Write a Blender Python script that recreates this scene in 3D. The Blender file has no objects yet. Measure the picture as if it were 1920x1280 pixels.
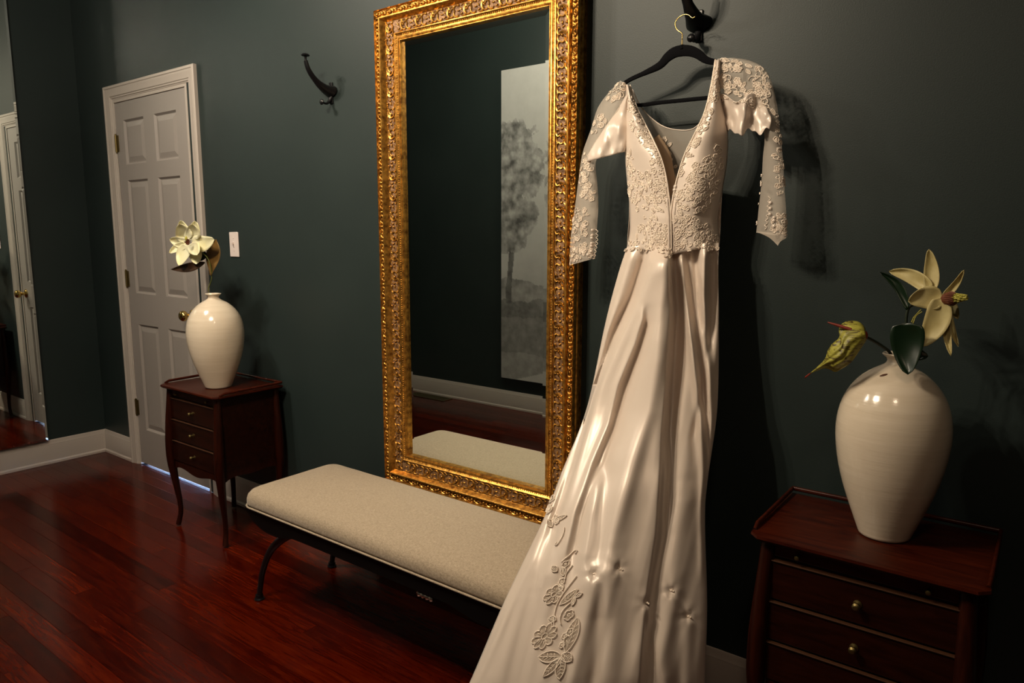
import bpy, bmesh, math, random
import numpy as np
from mathutils import Vector, Matrix, noise
S = bpy.context.scene
COL = S.collection
random.seed(7)
PI = math.pi

# ------------------------------------------------------------------ camera
CAM = np.array([0.0, -1.945, 1.36])
F, YAW, PITCH, ROLL = 1339.0, .64982, .14713, .0023
cy_, sy_, cp_, sp_ = math.cos(YAW), math.sin(YAW), math.cos(PITCH), math.sin(PITCH)
Wv = np.array([-sy_*cp_, cy_*cp_, -sp_]); r0 = np.array([cy_, sy_, 0.0]); u0 = np.cross(r0, Wv)
Rv = math.cos(ROLL)*r0 + math.sin(ROLL)*u0; Uv = -math.sin(ROLL)*r0 + math.cos(ROLL)*u0
cam = bpy.data.cameras.new('camera'); co = bpy.data.objects.new('camera', cam); COL.objects.link(co)
M = Matrix(((Rv[0], Uv[0], -Wv[0], CAM[0]), (Rv[1], Uv[1], -Wv[1], CAM[1]), (Rv[2], Uv[2], -Wv[2], CAM[2]), (0, 0, 0, 1)))
co.matrix_world = M
cam.sensor_width = 36; cam.lens = F/1920*36; cam.clip_start = .02
S.camera = co
S.view_settings.view_transform = 'Standard'; S.view_settings.look = 'None'
S.view_settings.gamma = 1; S.view_settings.use_curve_mapping = False
S.view_settings.exposure = 0.0
w = bpy.data.worlds.new('world'); S.world = w; w.use_nodes = True
w.node_tree.nodes['Background'].inputs[0].default_value = (.6, .75, 1, 1)
w.node_tree.nodes['Background'].inputs[1].default_value = 0.01
# the lamp cluster of the hall (above the frame): five bare bulbs on a ring, each with an added spot that narrows the light onto the wall display
LX, LY, LZ = -1.60, -1.72, 2.70
AIM = Vector((-1.75, 0, 1.30))
for k in range(5):
    a = 2*PI*k/5+.3
    P0 = Vector((LX+.18*math.cos(a), LY+.18*math.sin(a), LZ+.03*math.sin(3*a)))
    L = bpy.data.lights.new('lamp_bulb', 'POINT'); L.energy = 10.0; L.color = (1, .83, .62); L.shadow_soft_size = .018
    o = bpy.data.objects.new('lamp_bulb', L); COL.objects.link(o); o.location = P0
    L = bpy.data.lights.new('added_wall_spot', 'SPOT'); L.energy = 28.0; L.color = (1, .83, .62); L.shadow_soft_size = .018
    L.spot_size = math.radians(112); L.spot_blend = 1.0
    o = bpy.data.objects.new('added_wall_spot', L); COL.objects.link(o); o.location = P0+Vector((0, 0, -.03)); o.rotation_euler = (AIM-P0).to_track_quat('-Z', 'Y').to_euler()
# the next fixture down the hall, three bare bulbs plus added spots brightening the wall
for k in range(3):
    a = 2*PI*k/3+.9
    L = bpy.data.lights.new('far_bulb', 'POINT'); L.energy = 17.0; L.color = (1, .88, .72); L.shadow_soft_size = .04
    P0 = Vector((-3.0+.15*math.cos(a), -1.45+.15*math.sin(a), 2.94))
    o = bpy.data.objects.new('far_bulb', L); COL.objects.link(o); o.location = P0
    L = bpy.data.lights.new('added_far_spot', 'SPOT'); L.energy = 30.0; L.color = (1, .88, .72); L.shadow_soft_size = .04
    L.spot_size = math.radians(108); L.spot_blend = 1.0
    o = bpy.data.objects.new('added_far_spot', L); COL.objects.link(o); o.location = P0+Vector((0, 0, -.03)); o.rotation_euler = (Vector((-2.7, 0, 1.3))-P0).to_track_quat('-Z', 'Y').to_euler()
# added soft fill light above the camera, lifting the shaded side of the dress
L = bpy.data.lights.new('added_fill_light', 'AREA'); L.shape = 'DISK'; L.size = .35; L.energy = 9; L.color = (1, .74, .52)
o = bpy.data.objects.new('added_fill_light', L); COL.objects.link(o); o.location = (.1, -2.1, 2.9)

def ray(px, py): return (px-960)/F*Rv-(py-640)/F*Uv+Wv
def at(px, py, y):
    d = ray(px, py); return CAM+d*((y-CAM[1])/d[1])
def at_x(px, py, x):
    d = ray(px, py); return CAM+d*((x-CAM[0])/d[0])
def proj(P):
    v = np.asarray(P)-CAM; return 960+F*(v@Rv)/(v@Wv), 640-F*(v@Uv)/(v@Wv)

# ------------------------------------------------------------------ materials
def mat(name, col, rough=.5, metal=0.0, spec=.5, **kw):
    m = bpy.data.materials.new(name); m.use_nodes = True
    b = m.node_tree.nodes['Principled BSDF']
    b.inputs['Base Color'].default_value = (*col, 1); b.inputs['Roughness'].default_value = rough
    b.inputs['Metallic'].default_value = metal; b.inputs['Specular IOR Level'].default_value = spec
    for k, v in kw.items(): b.inputs[k.replace('_', ' ')].default_value = v
    return m
def nd(m, t, **kw):
    n = m.node_tree.nodes.new(t)
    for k, v in kw.items(): setattr(n, k, v)
    return n
def lk(m, a, b): m.node_tree.links.new(a, b)
def coords(m, scale=(1, 1, 1), rand=False, kind='Object'):
    tc = nd(m, 'ShaderNodeTexCoord'); mp = nd(m, 'ShaderNodeMapping'); mp.inputs['Scale'].default_value = scale
    lk(m, tc.outputs[kind], mp.inputs['Vector'])
    if rand:
        oi = nd(m, 'ShaderNodeObjectInfo'); mu = nd(m, 'ShaderNodeMath', operation='MULTIPLY'); mu.inputs[1].default_value = 53
        lk(m, oi.outputs['Random'], mu.inputs[0]); lk(m, mu.outputs[0], mp.inputs['Location'])
    return mp.outputs[0]
def noisetex(m, vec, scale, detail=4, rough=.5, dist=0):
    n = nd(m, 'ShaderNodeTexNoise'); n.inputs['Scale'].default_value = scale; n.inputs['Detail'].default_value = detail
    n.inputs['Roughness'].default_value = rough; n.inputs['Distortion'].default_value = dist
    lk(m, vec, n.inputs['Vector']); return n.outputs['Fac']
def ramp(m, fac, stops):
    r = nd(m, 'ShaderNodeValToRGB'); e = r.color_ramp.elements
    while len(e) < len(stops): e.new(.5)
    for k, (p, c) in enumerate(stops): e[k].position = p; e[k].color = (*c, 1)
    lk(m, fac, r.inputs[0]); return r.outputs[0]
def bump(m, fac, strength=.3, dist=.002):
    b = nd(m, 'ShaderNodeBump'); b.inputs['Strength'].default_value = strength; b.inputs['Distance'].default_value = dist
    lk(m, fac, b.inputs['Height']); lk(m, b.outputs[0], m.node_tree.nodes['Principled BSDF'].inputs['Normal']); return b
def setcol(m, out): lk(m, out, m.node_tree.nodes['Principled BSDF'].inputs['Base Color'])

WALL = mat('green_paint', (.016, .026, .023), .50, spec=.38)
v = coords(WALL); bump(WALL, noisetex(WALL, v, 320, 3), .25, .001)
v2 = coords(WALL); setcol(WALL, ramp(WALL, noisetex(WALL, v2, 2.2, 3), [(.3, (.0145, .0235, .0225)), (.7, (.0185, .029, .0275))]))
CEIL = mat('ceiling_paint', (.10, .11, .10), .9)
TRIM = mat('cream_trim_paint', (.47, .41, .36), .38)
v = coords(TRIM, (1, 1, 1)); bump(TRIM, noisetex(TRIM, v, 90, 2), .06, .001)
DOORM = mat('door_paint', (.31, .275, .25), .42)
v = coords(DOORM, (60, 60, 4)); bump(DOORM, noisetex(DOORM, v, 3, 3), .12, .001)
PLASTIC = mat('switch_plastic', (.72, .62, .58), .35)
BRASS = mat('brass', (.72, .50, .17), .22, 1.0)
OLDBRASS = mat('aged_brass', (.20, .15, .06), .45, 1.0)
BEAD = mat('worn_bead', (.055, .022, .010), .4)
IRON = mat('black_iron', (.006, .006, .007), .30, .0, spec=.35)
BLACKWOOD = mat('black_lacquer', (.003, .003, .003), .4, spec=.15)
VELVET = mat('black_velvet', (.004, .004, .005), .95, spec=.1)
STEEL = mat('polished_steel', (.75, .70, .62), .2, 1.0)
MIRROR = mat('mirror_silver', (.80, .86, .82), .0, 1.0)
GOLD = mat('antique_gold', (.72, .36, .07), .33, .85)
v = coords(GOLD); n_ = noisetex(GOLD, v, 60, 5, .6); setcol(GOLD, ramp(GOLD, n_, [(.32, (.20, .08, .015)), (.64, (.78, .41, .08))])); bump(GOLD, noisetex(GOLD, v, 300, 3), .25, .001)
PATINA = mat('frame_patina', (.22, .12, .06), .55, .35)
v = coords(PATINA); vo = nd(PATINA, 'ShaderNodeTexVoronoi'); vo.inputs['Scale'].default_value = 110; lk(PATINA, v, vo.inputs['Vector'])
bump(PATINA, vo.outputs['Distance'], .6, .003); setcol(PATINA, ramp(PATINA, noisetex(PATINA, v, 70, 4), [(.35, (.13, .065, .03)), (.65, (.34, .19, .09))]))
FLOORM = mat('cherry_floor', (.1, .02, .01), .20, spec=.20)
v = coords(FLOORM, (1.2, 14, 14), rand=True)
g1 = noisetex(FLOORM, v, 3.2, 7, .62, 1.6)
oi = nd(FLOORM, 'ShaderNodeObjectInfo'); mx = nd(FLOORM, 'ShaderNodeMix', data_type='RGBA', blend_type='MULTIPLY'); mx.inputs[0].default_value = 1
cA = ramp(FLOORM, g1, [(.30, (.024, .0010, .0001)), (.5, (.062, .0040, .0004)), (.72, (.105, .011, .0010))])
cB = ramp(FLOORM, oi.outputs['Random'], [(0, (.50, .42, .40)), (.5, (.9, .8, .8)), (1, (1.25, 1.3, 1.3))])
lk(FLOORM, cA, mx.inputs[6]); lk(FLOORM, cB, mx.inputs[7]); setcol(FLOORM, mx.outputs[2]); bump(FLOORM, g1, .10, .001)
SUB = mat('dark_joint', (.012, .004, .002), .8)
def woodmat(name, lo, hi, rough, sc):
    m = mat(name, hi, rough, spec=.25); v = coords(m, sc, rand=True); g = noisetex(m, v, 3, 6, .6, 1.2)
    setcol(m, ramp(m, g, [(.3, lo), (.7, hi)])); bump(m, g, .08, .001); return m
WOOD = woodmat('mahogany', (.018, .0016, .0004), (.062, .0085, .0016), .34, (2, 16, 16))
WOODV = woodmat('mahogany_upright', (.010, .0013, .0004), (.030, .0050, .0014), .36, (16, 16, 2))  # upright grain, with shade on legs and aprons put into the colour
WOODD = woodmat('shaded_mahogany', (.006, .0010, .0004), (.022, .0040, .0012), .36, (2, 16, 16))  # darker copy of the top's mahogany, shade of the fronts painted in
LINEN = mat('linen_upholstery', (.50, .42, .32), .85, Sheen_Weight=.2)
v = coords(LINEN, (1, 1, 1)); wv = coords(LINEN, (40, 260, 60)); wv2 = coords(LINEN, (260, 40, 60))
na = noisetex(LINEN, wv, 3, 3, .6); nb = noisetex(LINEN, wv2, 3, 3, .6)
ad = nd(LINEN, 'ShaderNodeMath', operation='ADD'); lk(LINEN, na, ad.inputs[0]); lk(LINEN, nb, ad.inputs[1])
dv = nd(LINEN, 'ShaderNodeMath', operation='MULTIPLY'); dv.inputs[1].default_value = .5; lk(LINEN, ad.outputs[0], dv.inputs[0])
setcol(LINEN, ramp(LINEN, dv.outputs[0], [(.36, (.24, .185, .12)), (.64, (.47, .37, .265))])); bump(LINEN, dv.outputs[0], .5, .0015)
CERAMIC = mat('cream_glaze', (.70, .60, .47), .16, spec=.55, Coat_Weight=.4, Coat_Roughness=.05)
v = coords(CERAMIC, (2, 2, 34)); g = noisetex(CERAMIC, v, 3, 5, .6)
setcol(CERAMIC, ramp(CERAMIC, g, [(.3, (.70, .59, .45)), (.75, (.77, .66, .52))])); bump(CERAMIC, g, .35, .0012)
GLAZESPOT = mat('bare_clay', (.09, .03, .015), .5)
SATIN = mat('ivory_satin', (.72, .61, .52), .34, metal=.08, spec=.5, Sheen_Weight=.2)
v = coords(SATIN, (300, 300, 300)); bump(SATIN, noisetex(SATIN, v, 3, 2), .06, .0005)
LACE = mat('ivory_lace_cord', (.86, .74, .62), .6, spec=.3, Sheen_Weight=.2)
def sheermat(name, alpha, col):
    m = mat(name, col, .7, spec=.2); nt = m.node_tree; out = nt.nodes['Material Output']; b = nt.nodes['Principled BSDF']
    tr = nd(m, 'ShaderNodeBsdfTransparent'); mi = nd(m, 'ShaderNodeMixShader'); mi.inputs[0].default_value = alpha
    lk(m, tr.outputs[0], mi.inputs[1]); lk(m, b.outputs[0], mi.inputs[2]); lk(m, mi.outputs[0], out.inputs['Surface']); return m
SHEER = sheermat('sheer_organza', .33, (.78, .70, .60))
NETFILL = sheermat('lace_net', .72, (.84, .73, .61))
ORGANZA = sheermat('embroidered_organza', .35, (.50, .42, .33))
PETAL = mat('cream_petal', (.82, .76, .42), .5, Subsurface_Weight=.15, Subsurface_Radius=(.01, .008, .003))
v = coords(PETAL); setcol(PETAL, ramp(PETAL, noisetex(PETAL, v, 14, 3), [(.3, (.72, .67, .38)), (.7, (.84, .80, .56))]))
PETAL2 = mat('buff_petal', (.60, .50, .20), .55)
v = coords(PETAL2); setcol(PETAL2, ramp(PETAL2, noisetex(PETAL2, v, 18, 3), [(.3, (.42, .34, .13)), (.7, (.60, .52, .25))]))
SPATHE = mat('veined_spathe', (.45, .42, .06), .5)
v = coords(SPATHE, (22, 22, 70)); setcol(SPATHE, ramp(SPATHE, noisetex(SPATHE, v, 2, 4, .6, 1), [(.40, (.07, .045, .008)), (.47, (.28, .26, .035)), (.7, (.46, .43, .07))]))
REDP = mat('red_stem_tip', (.22, .025, .012), .5)
LEAF = mat('dark_leaf', (.005, .017, .006), .34)
LEAFB = mat('rusty_leaf_back', (.16, .085, .018), .6)
STEMM = mat('green_stem', (.12, .14, .025), .5)
STEMD = mat('dark_stem', (.018, .028, .015), .5)
STAMEN = mat('stamen_red', (.14, .035, .012), .6)
PISTIL = mat('pistil_green', (.42, .38, .06), .6)
VENT = mat('register_metal', (.09, .075, .035), .5, .5)
CARVE = mat('outdoor_gap_floor', (.75, .8, .9), .6)

# ------------------------------------------------------------------ mesh helpers
class MB:
    def __init__(s): s.v = []; s.f = []; s.mi = []; s.m = 0
    def add(s, V, Fc):
        b = len(s.v); s.v += [tuple(map(float, p)) for p in V]
        for f in Fc: s.f.append(tuple(b+i for i in f)); s.mi.append(s.m)
        return s
    def box(s, x0, x1, y0, y1, z0, z1):
        V = [(x, y, z) for z in (z0, z1) for y in (y0, y1) for x in (x0, x1)]
        return s.add(V, [(0, 2, 3, 1), (4, 5, 7, 6), (0, 1, 5, 4), (2, 6, 7, 3), (0, 4, 6, 2), (1, 3, 7, 5)])
    def grid(s, P, closeu=False, closev=False, flip=False):
        P = np.asarray(P, float); nu, nv = P.shape[:2]; Fc = []
        for i in range(nu if closeu else nu-1):
            for j in range(nv if closev else nv-1):
                q = (i*nv+j, i*nv+(j+1) % nv, ((i+1) % nu)*nv+(j+1) % nv, ((i+1) % nu)*nv+j)
                Fc.append(q[::-1] if flip else q)
        return s.add(P.reshape(-1, 3), Fc)
    def tube(s, pts, r, n=8, closed=False, caps=True, squash=1.0, up=None):
        pts = np.asarray(pts, float); N = len(pts); rr = np.full(N, r) if np.isscalar(r) else np.asarray(r, float)
        if closed: T = np.roll(pts, -1, 0)-np.roll(pts, 1, 0)
        else: T = np.gradient(pts, axis=0)
        T /= np.linalg.norm(T, axis=1)[:, None]+1e-12
        ref = np.array(up if up is not None else ((0, 0, 1) if abs(T[0][2]) < .9 else (1, 0, 0)), float)
        a = np.cross(T[0], ref); a /= np.linalg.norm(a)+1e-12; rings = []
        for k in range(N):
            a = a-T[k]*(a@T[k]); a /= np.linalg.norm(a)+1e-12; b = np.cross(T[k], a)
            rings.append([pts[k]+rr[k]*(math.cos(t)*a*squash+math.sin(t)*b) for t in (2*PI*j/n for j in range(n))])
        b0 = len(s.v); s.grid(rings, closeu=closed, closev=True, flip=True)
        if caps and not closed:
            s.f.append(tuple(b0+j for j in range(n))); s.f.append(tuple(b0+(N-1)*n+j for j in reversed(range(n)))); s.mi += [s.m, s.m]
        return s
    def lathe(s, prof, c=(0, 0, 0), n=48, ax='z'):
        V = []
        for (r, h) in prof:
            for k in range(n):
                a = 2*PI*k/n; p = (r*math.cos(a), r*math.sin(a), h)
                if ax == 'y': p = (p[0], -h, p[1])
                if ax == 'x': p = (h, p[0], p[1])
                V.append((c[0]+p[0], c[1]+p[1], c[2]+p[2]))
        m = len(prof); Fc = [(i*n+k, i*n+(k+1) % n, (i+1)*n+(k+1) % n, (i+1)*n+k) for i in range(m-1) for k in range(n)]
        b0 = len(s.v); s.add(V, Fc)
        s.f.append(tuple(b0+k for k in reversed(range(n)))); s.f.append(tuple(b0+(m-1)*n+k for k in range(n))); s.mi += [s.m, s.m]
        return s
    def ell(s, c, rx, ry, rz, nu=8, nv=5, rot=None):
        V = []
        for i in range(nv+1):
            t = PI*i/nv
            for j in range(nu):
                a = 2*PI*j/nu; p = np.array((rx*math.sin(t)*math.cos(a), ry*math.sin(t)*math.sin(a), rz*math.cos(t)))
                if rot is not None: p = rot@p
                V.append(np.asarray(c)+p)
        return s.add(V, [(i*nu+j, (i+1)*nu+j, (i+1)*nu+(j+1) % nu, i*nu+(j+1) % nu) for i in range(nv) for j in range(nu)])
    def build(s, name, mats, parent=None, smooth=False, angle=35, bevel=0, solid=0, sub=0, **props):
        me = bpy.data.meshes.new(name); off = np.array(parent['_o']) if parent is not None and '_o' in parent else np.zeros(3)
        V = np.array(s.v)-off
        me.from_pydata(V.tolist(), [], s.f)
        for m in (mats if isinstance(mats, (list, tuple)) else [mats]): me.materials.append(m)
        me.polygons.foreach_set('material_index', s.mi)
        bm = bmesh.new(); bm.from_mesh(me); bmesh.ops.remove_doubles(bm, verts=bm.verts, dist=1e-6)
        if props.pop('recalc', True): bmesh.ops.recalc_face_normals(bm, faces=bm.faces)
        bm.to_mesh(me); bm.free()
        if smooth:
            me.shade_smooth()
            if angle < 179: me.set_sharp_from_angle(angle=math.radians(angle))
        o = bpy.data.objects.new(name, me); COL.objects.link(o)
        if parent is not None: o.parent = parent; o['_o'] = [float(x) for x in off]
        if bevel:
            b = o.modifiers.new('bevel', 'BEVEL'); b.width = bevel; b.segments = 2; b.limit_method = 'ANGLE'; b.harden_normals = False
        if solid:
            b = o.modifiers.new('solid', 'SOLIDIFY'); b.thickness = solid; b.offset = 0
        if sub:
            b = o.modifiers.new('sub', 'SUBSURF'); b.levels = sub; b.render_levels = sub
        for k, v in props.items(): o[k] = v
        return o
def thing(name, loc, label, cat, group=None):
    o = bpy.data.objects.new(name, None); COL.objects.link(o); o.location = loc; o.empty_display_size = .05
    o['_o'] = [float(x) for x in loc]; o['label'] = label; o['category'] = cat
    if group: o['group'] = group
    return o
def tag(o, label, cat, group=None):
    o['label'] = label; o['category'] = cat
    if group: o['group'] = group
def struct(o): o['kind'] = 'structure'; return o
def copy_tree(o, delta, label=None):
    c = o.copy(); COL.objects.link(c)
    if label: c['label'] = label; c.location = Vector(o.location)+Vector(delta)
    for ch in list(o.children):
        k = copy_tree(ch, (0, 0, 0)); k.parent = c; k.matrix_parent_inverse = ch.matrix_parent_inverse
    return c
def resample(P, n):
    P = np.asarray(P, float); d = np.r_[0, np.cumsum(np.linalg.norm(np.diff(P, axis=0), axis=1))]; t = np.linspace(0, d[-1], n)
    return np.stack([np.interp(t, d, P[:, k]) for k in range(P.shape[1])], 1)
def smoothpl(P, n):
    """Catmull-Rom through points, n samples"""
    P = np.asarray(P, float)
    if len(P) < 3: return resample(P, n)
    Q = np.vstack([2*P[0]-P[1], P, 2*P[-1]-P[-2]]); out = []
    for i in range(1, len(Q)-2):
        for t in np.linspace(0, 1, 8, endpoint=False):
            a, b, c, d = Q[i-1:i+3]
            out.append(.5*((2*b)+(c-a)*t+(2*a-5*b+4*c-d)*t*t+(3*b-a-3*c+d)*t**3))
    out.append(P[-1]); return resample(out, n)

# ------------------------------------------------------------------ room shell
XL, XR, YF, ZC = -4.72, 2.6, -2.535, 3.0
DX0, DX1, DZ = -4.285, -3.495, 2.10      # opening in the wall for the door
b = MB(); T = .12
b.box(XL-T, DX0, 0, T, 0, ZC).box(DX1, XR+T, 0, T, 0, ZC).box(DX0, DX1, 0, T, DZ, ZC)
struct(b.build('wall_back', WALL))
struct(MB().box(XL-T, XL, YF, 0, 0, ZC).build('wall_left', WALL))
struct(MB().box(XR, XR+T, YF, 0, 0, ZC).build('wall_right', WALL))
struct(MB().box(XL-T, XR+T, YF-T, YF, 0, ZC).build('wall_front', WALL))
struct(MB().box(XL-T, XR+T, YF-T, T, ZC, ZC+.1).build('ceiling', CEIL))
# floor of cherry boards running along the hall
fl = struct(MB().box(XL-T, XR+T, YF-T, 1.0, -.06, -.012).build('floor', SUB))
PWID = .0703; row = 0; y = YF+.001
while y < -.002:
    y1 = min(y+PWID, -.001); x = XL+.001; rnd = random.Random(row*31+5)
    first = True
    while x < XR-.01:
        ln = rnd.uniform(.35, .9) if first else rnd.uniform(.75, 1.7); first = False
        x1 = x+ln
        if XR-x1 < .4: x1 = XR-.001
        o = MB().box(x-(x+x1)/2+.0003, (x1-x)/2-.0003, -(y1-y)/2+.0002, (y1-y)/2-.0002, -.012, 0)
        p = o.build('plank', FLOORM, bevel=.0005); p.parent = fl; p.location = ((x+x1)/2, (y+y1)/2, 0); p.modifiers[0].segments = 1
        x = x1
    y = y1; row += 1

def baseboard(name, p0, p1, nrm):
    prof = [(0, .0), (.019, 0), (.019, .012), (.013, .020), (.013, .104), (.011, .110), (.0105, .118), (.007, .124), (.006, .132), (.003, .140), (0, .142)]
    p0 = np.array(p0, float); p1 = np.array(p1, float); n = np.array(nrm, float)
    R = [[p+n*d+np.array((0, 0, h)) for d, h in prof] for p in (p0, p1)]
    b = MB().grid(R); k = len(prof); b.f.append(tuple(range(k))); b.f.append(tuple(range(2*k-1, k-1, -1))); b.mi += [0, 0]
    return struct(b.build(name, TRIM, smooth=True, angle=25))
baseboard('baseboard_back', (-3.395, 0, 0), (XR, 0, 0), (0, -1, 0))
baseboard('baseboard_back', (XL, 0, 0), (-4.352, 0, 0), (0, -1, 0))
baseboard('baseboard_left', (XL, YF, 0), (XL, 0, 0), (1, 0, 0))
baseboard('baseboard_front', (XL, YF, 0), (XR, YF, 0), (0, 1, 0))
baseboard('baseboard_right', (XR, YF, 0), (XR, 0, 0), (-1, 0, 0))

# ------------------------------------------------------------------ door
CX0, CX1, CZ = -4.352, -3.395, 2.175
CW = .076
prof = [(0, 0), (0, .017), (.004, .021), (.014, .021), (.018, .018), (.022, .018), (.030, .016), (.050, .013), (.056, .0125), (.060, .009), (.066, .009), (.070, .005), (CW-.002, .004), (CW, 0)]
R = []
for (o_, h) in prof: R.append([(CX0+o_, -h, 0), (CX0+o_, -h, CZ-o_), (CX1-o_, -h, CZ-o_), (CX1-o_, -h, 0)])
struct(MB().grid(R).build('trim_1', TRIM, smooth=True, angle=20))
b = MB(); b.box(DX0, DX0+.016, -.003, T, 0, DZ).box(DX1-.016, DX1, -.003, T, 0, DZ).box(DX0+.016, DX1-.016, -.003, T, DZ-.016, DZ)
b.box(DX0+.016, DX0+.03, .042, .055, 0, DZ-.016).box(DX1-.03, DX1-.016, .042, .055, 0, DZ-.016).box(DX0+.03, DX1-.03, .042, .055, DZ-.03, DZ-.016)
struct(b.build('trim_2', TRIM, bevel=.002))
SX0, SX1, SZ0, SZ1 = DX0+.0172, DX1-.0172, .013, DZ-.019
d = struct(MB().box(SX0, SX1, .014, .040, SZ0, SZ1).build('door_1', DOORM))
px = [(-4.178, -3.952), (-3.840, -3.614)]
pz = [(1.745, 1.985), (1.030, 1.660), (.225, .852)]
b = MB(); y0, y1 = .001, .014
b.box(SX0, px[0][0], y0, y1, SZ0, SZ1).box(px[1][1], SX1, y0, y1, SZ0, SZ1).box(px[0][1], px[1][0], y0, y1, SZ0, SZ1)
zz = [SZ0, *[q for p in reversed(pz) for q in p], SZ1]
for a in px:
    for k in range(0, len(zz), 2): b.box(a[0], a[1], y0, y1, zz[k], zz[k+1])
b.build('stile_and_rail_face', DOORM, d)
for a in px:
    for q in pz:
        R = []
        for o_, yy in ((0, .001), (.010, .011), (.014, .011), (.040, .004), (.042, .004)):
            R.append([(a[0]+o_, yy, q[0]+o_), (a[1]-o_, yy, q[0]+o_), (a[1]-o_, yy, q[1]-o_), (a[0]+o_, yy, q[1]-o_)])
        b = MB().grid(R, closev=True); n4 = len(b.v); b.f.append((n4-4, n4-3, n4-2, n4-1)); b.mi.append(0)
        b.build('panel', DOORM, d, smooth=True, angle=8)
for z in (1.865, 1.11, .352):
    b = MB().tube([(DX0+.018, -.006, z-.046), (DX0+.018, -.006, z+.046)], .006, 10)
    b.ell((DX0+.018, -.006, z+.049), .005, .005, .004).ell((DX0+.018, -.006, z-.049), .005, .005, .004)
    b.box(DX0+.018, DX0+.040, -.0035, .0, z-.044, z+.044).box(DX0-.006, DX0+.018, -.006, -.0035, z-.044, z+.044)
    b.build('hinge', OLDBRASS, d, smooth=True)
kb = MB().lathe([(0.0, 0), (.030, 0), (.030, .004), (.022, .009), (.011, .012), (.010, .028), (.016, .034), (.025, .042), (.028, .052), (.026, .062), (.018, .070), (.0, .073)], (-3.572, .001, .945), 28, 'y')
kb.build('door_knob', BRASS, d, smooth=True, angle=60)
# bright room behind the door: seen only as the strip of daylight under the door
struct(MB().box(DX0-.2, DX1+.2, T, 1.0, -.012, 0).build('floor', CARVE))
b = MB().box(DX0-.25, DX0-.2, T, 1.0, 0, 2.4).box(DX1+.2, DX1+.25, T, 1.0, 0, 2.4).box(DX0-.25, DX1+.25, 1.0, 1.05, 0, 2.4).box(DX0-.25, DX1+.25, T, 1.05, 2.4, 2.45)
struct(b.build('wall_beyond', CARVE))
L = bpy.data.lights.new('daylight_beyond', 'AREA'); L.energy = 900; L.size = .5; L.color = (.55, .75, 1)
o = bpy.data.objects.new('daylight_beyond', L); COL.objects.link(o); o.location = ((DX0+DX1)/2, .6, 2.3)

# ------------------------------------------------------------------ light switch
t = thing('light_switch', (-3.147, 0, 1.315), 'cream single toggle light switch on the green wall to the right of the white door', 'light switch')
MB().box(-3.184, -3.110, -.006, 0, 1.256, 1.374).build('wall_plate', PLASTIC, t, bevel=.003)
MB().box(-3.152, -3.142, -.008, -.005, 1.302, 1.328).box(-3.151, -3.143, -.018, -.006, 1.315, 1.325).build('toggle', PLASTIC, t, bevel=.001)
for z in (1.284, 1.346): MB().lathe([(0, 0), (.0032, 0), (.0028, .0015), (0, .002)], (-3.147, -.006, z), 12, 'y').build('screw', PLASTIC, t, smooth=True)

# ------------------------------------------------------------------ mirror on the left wall
t = thing('wall_mirror', (XL+.002, -.95, .145), 'tall frameless mirror fixed above the baseboard on the left wall at the photo edge', 'mirror')
MB().box(XL+.001, XL+.022, -1.58, -.337, .147, 2.72).build('backing', IRON, t)
b = MB(); y0, y1, z0, z1 = -1.583, -.334, .145, 2.723; xf = XL+.028; bv = .012
R = [[(XL+.022, y0, z0), (XL+.022, y1, z0), (XL+.022, y1, z1), (XL+.022, y0, z1)], [(xf-.0015, y0, z0), (xf-.0015, y1, z0), (xf-.0015, y1, z1), (xf-.0015, y0, z1)],
     [(xf, y0+bv, z0+bv), (xf, y1-bv, z0+bv), (xf, y1-bv, z1-bv), (xf, y0+bv, z1-bv)]]
b.grid(R, closev=True); n4 = len(b.v); b.f.append((n4-4, n4-3, n4-2, n4-1)); b.mi.append(0)
b.build('glass', MIRROR, t)

# ------------------------------------------------------------------ gilt mirror
FX0, FX1, FZ0, FZ1 = -2.066, -1.186, .398, 2.168
t = thing('gilt_mirror', ((FX0+FX1)/2, 0, FZ0), 'tall wall mirror in an ornate carved gold frame, above and behind the linen bench', 'mirror')
def rect(o_, h): return [(FX0+o_, -h, FZ0+o_), (FX1-o_, -h, FZ0+o_), (FX1-o_, -h, FZ1-o_), (FX0+o_, -h, FZ1-o_)]
def framepart(name, prof, m):
    MB().grid([rect(*p) for p in prof], closev=True).build(name, m, t, smooth=True, angle=30)
framepart('outer_moulding', [(.010, 0), (.010, .022), (.004, .026), (.004, .036), (.007, .040), (.007, .048), (.001, .052), (0, .056), (0, .062), (.0015, .066), (.003, .062), (.006, .058), (.025, .058), (.027, .066), (.029, .0695), (.033, .0695), (.036, .066), (.040, .056), (.045, .049)], GOLD)
framepart('ornament_bed', [(.045, .049), (.060, .0475), (.075, .047), (.087, .047)], PATINA)
framepart('inner_moulding', [(.087, .047), (.089, .052), (.092, .053), (.095, .050), (.099, .0465), (.102, .0465), (.104, .0495), (.107, .0505), (.110, .0495), (.1115, .046), (.1135, .0475), (.1155, .0475), (.116, .034)], GOLD)
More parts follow.
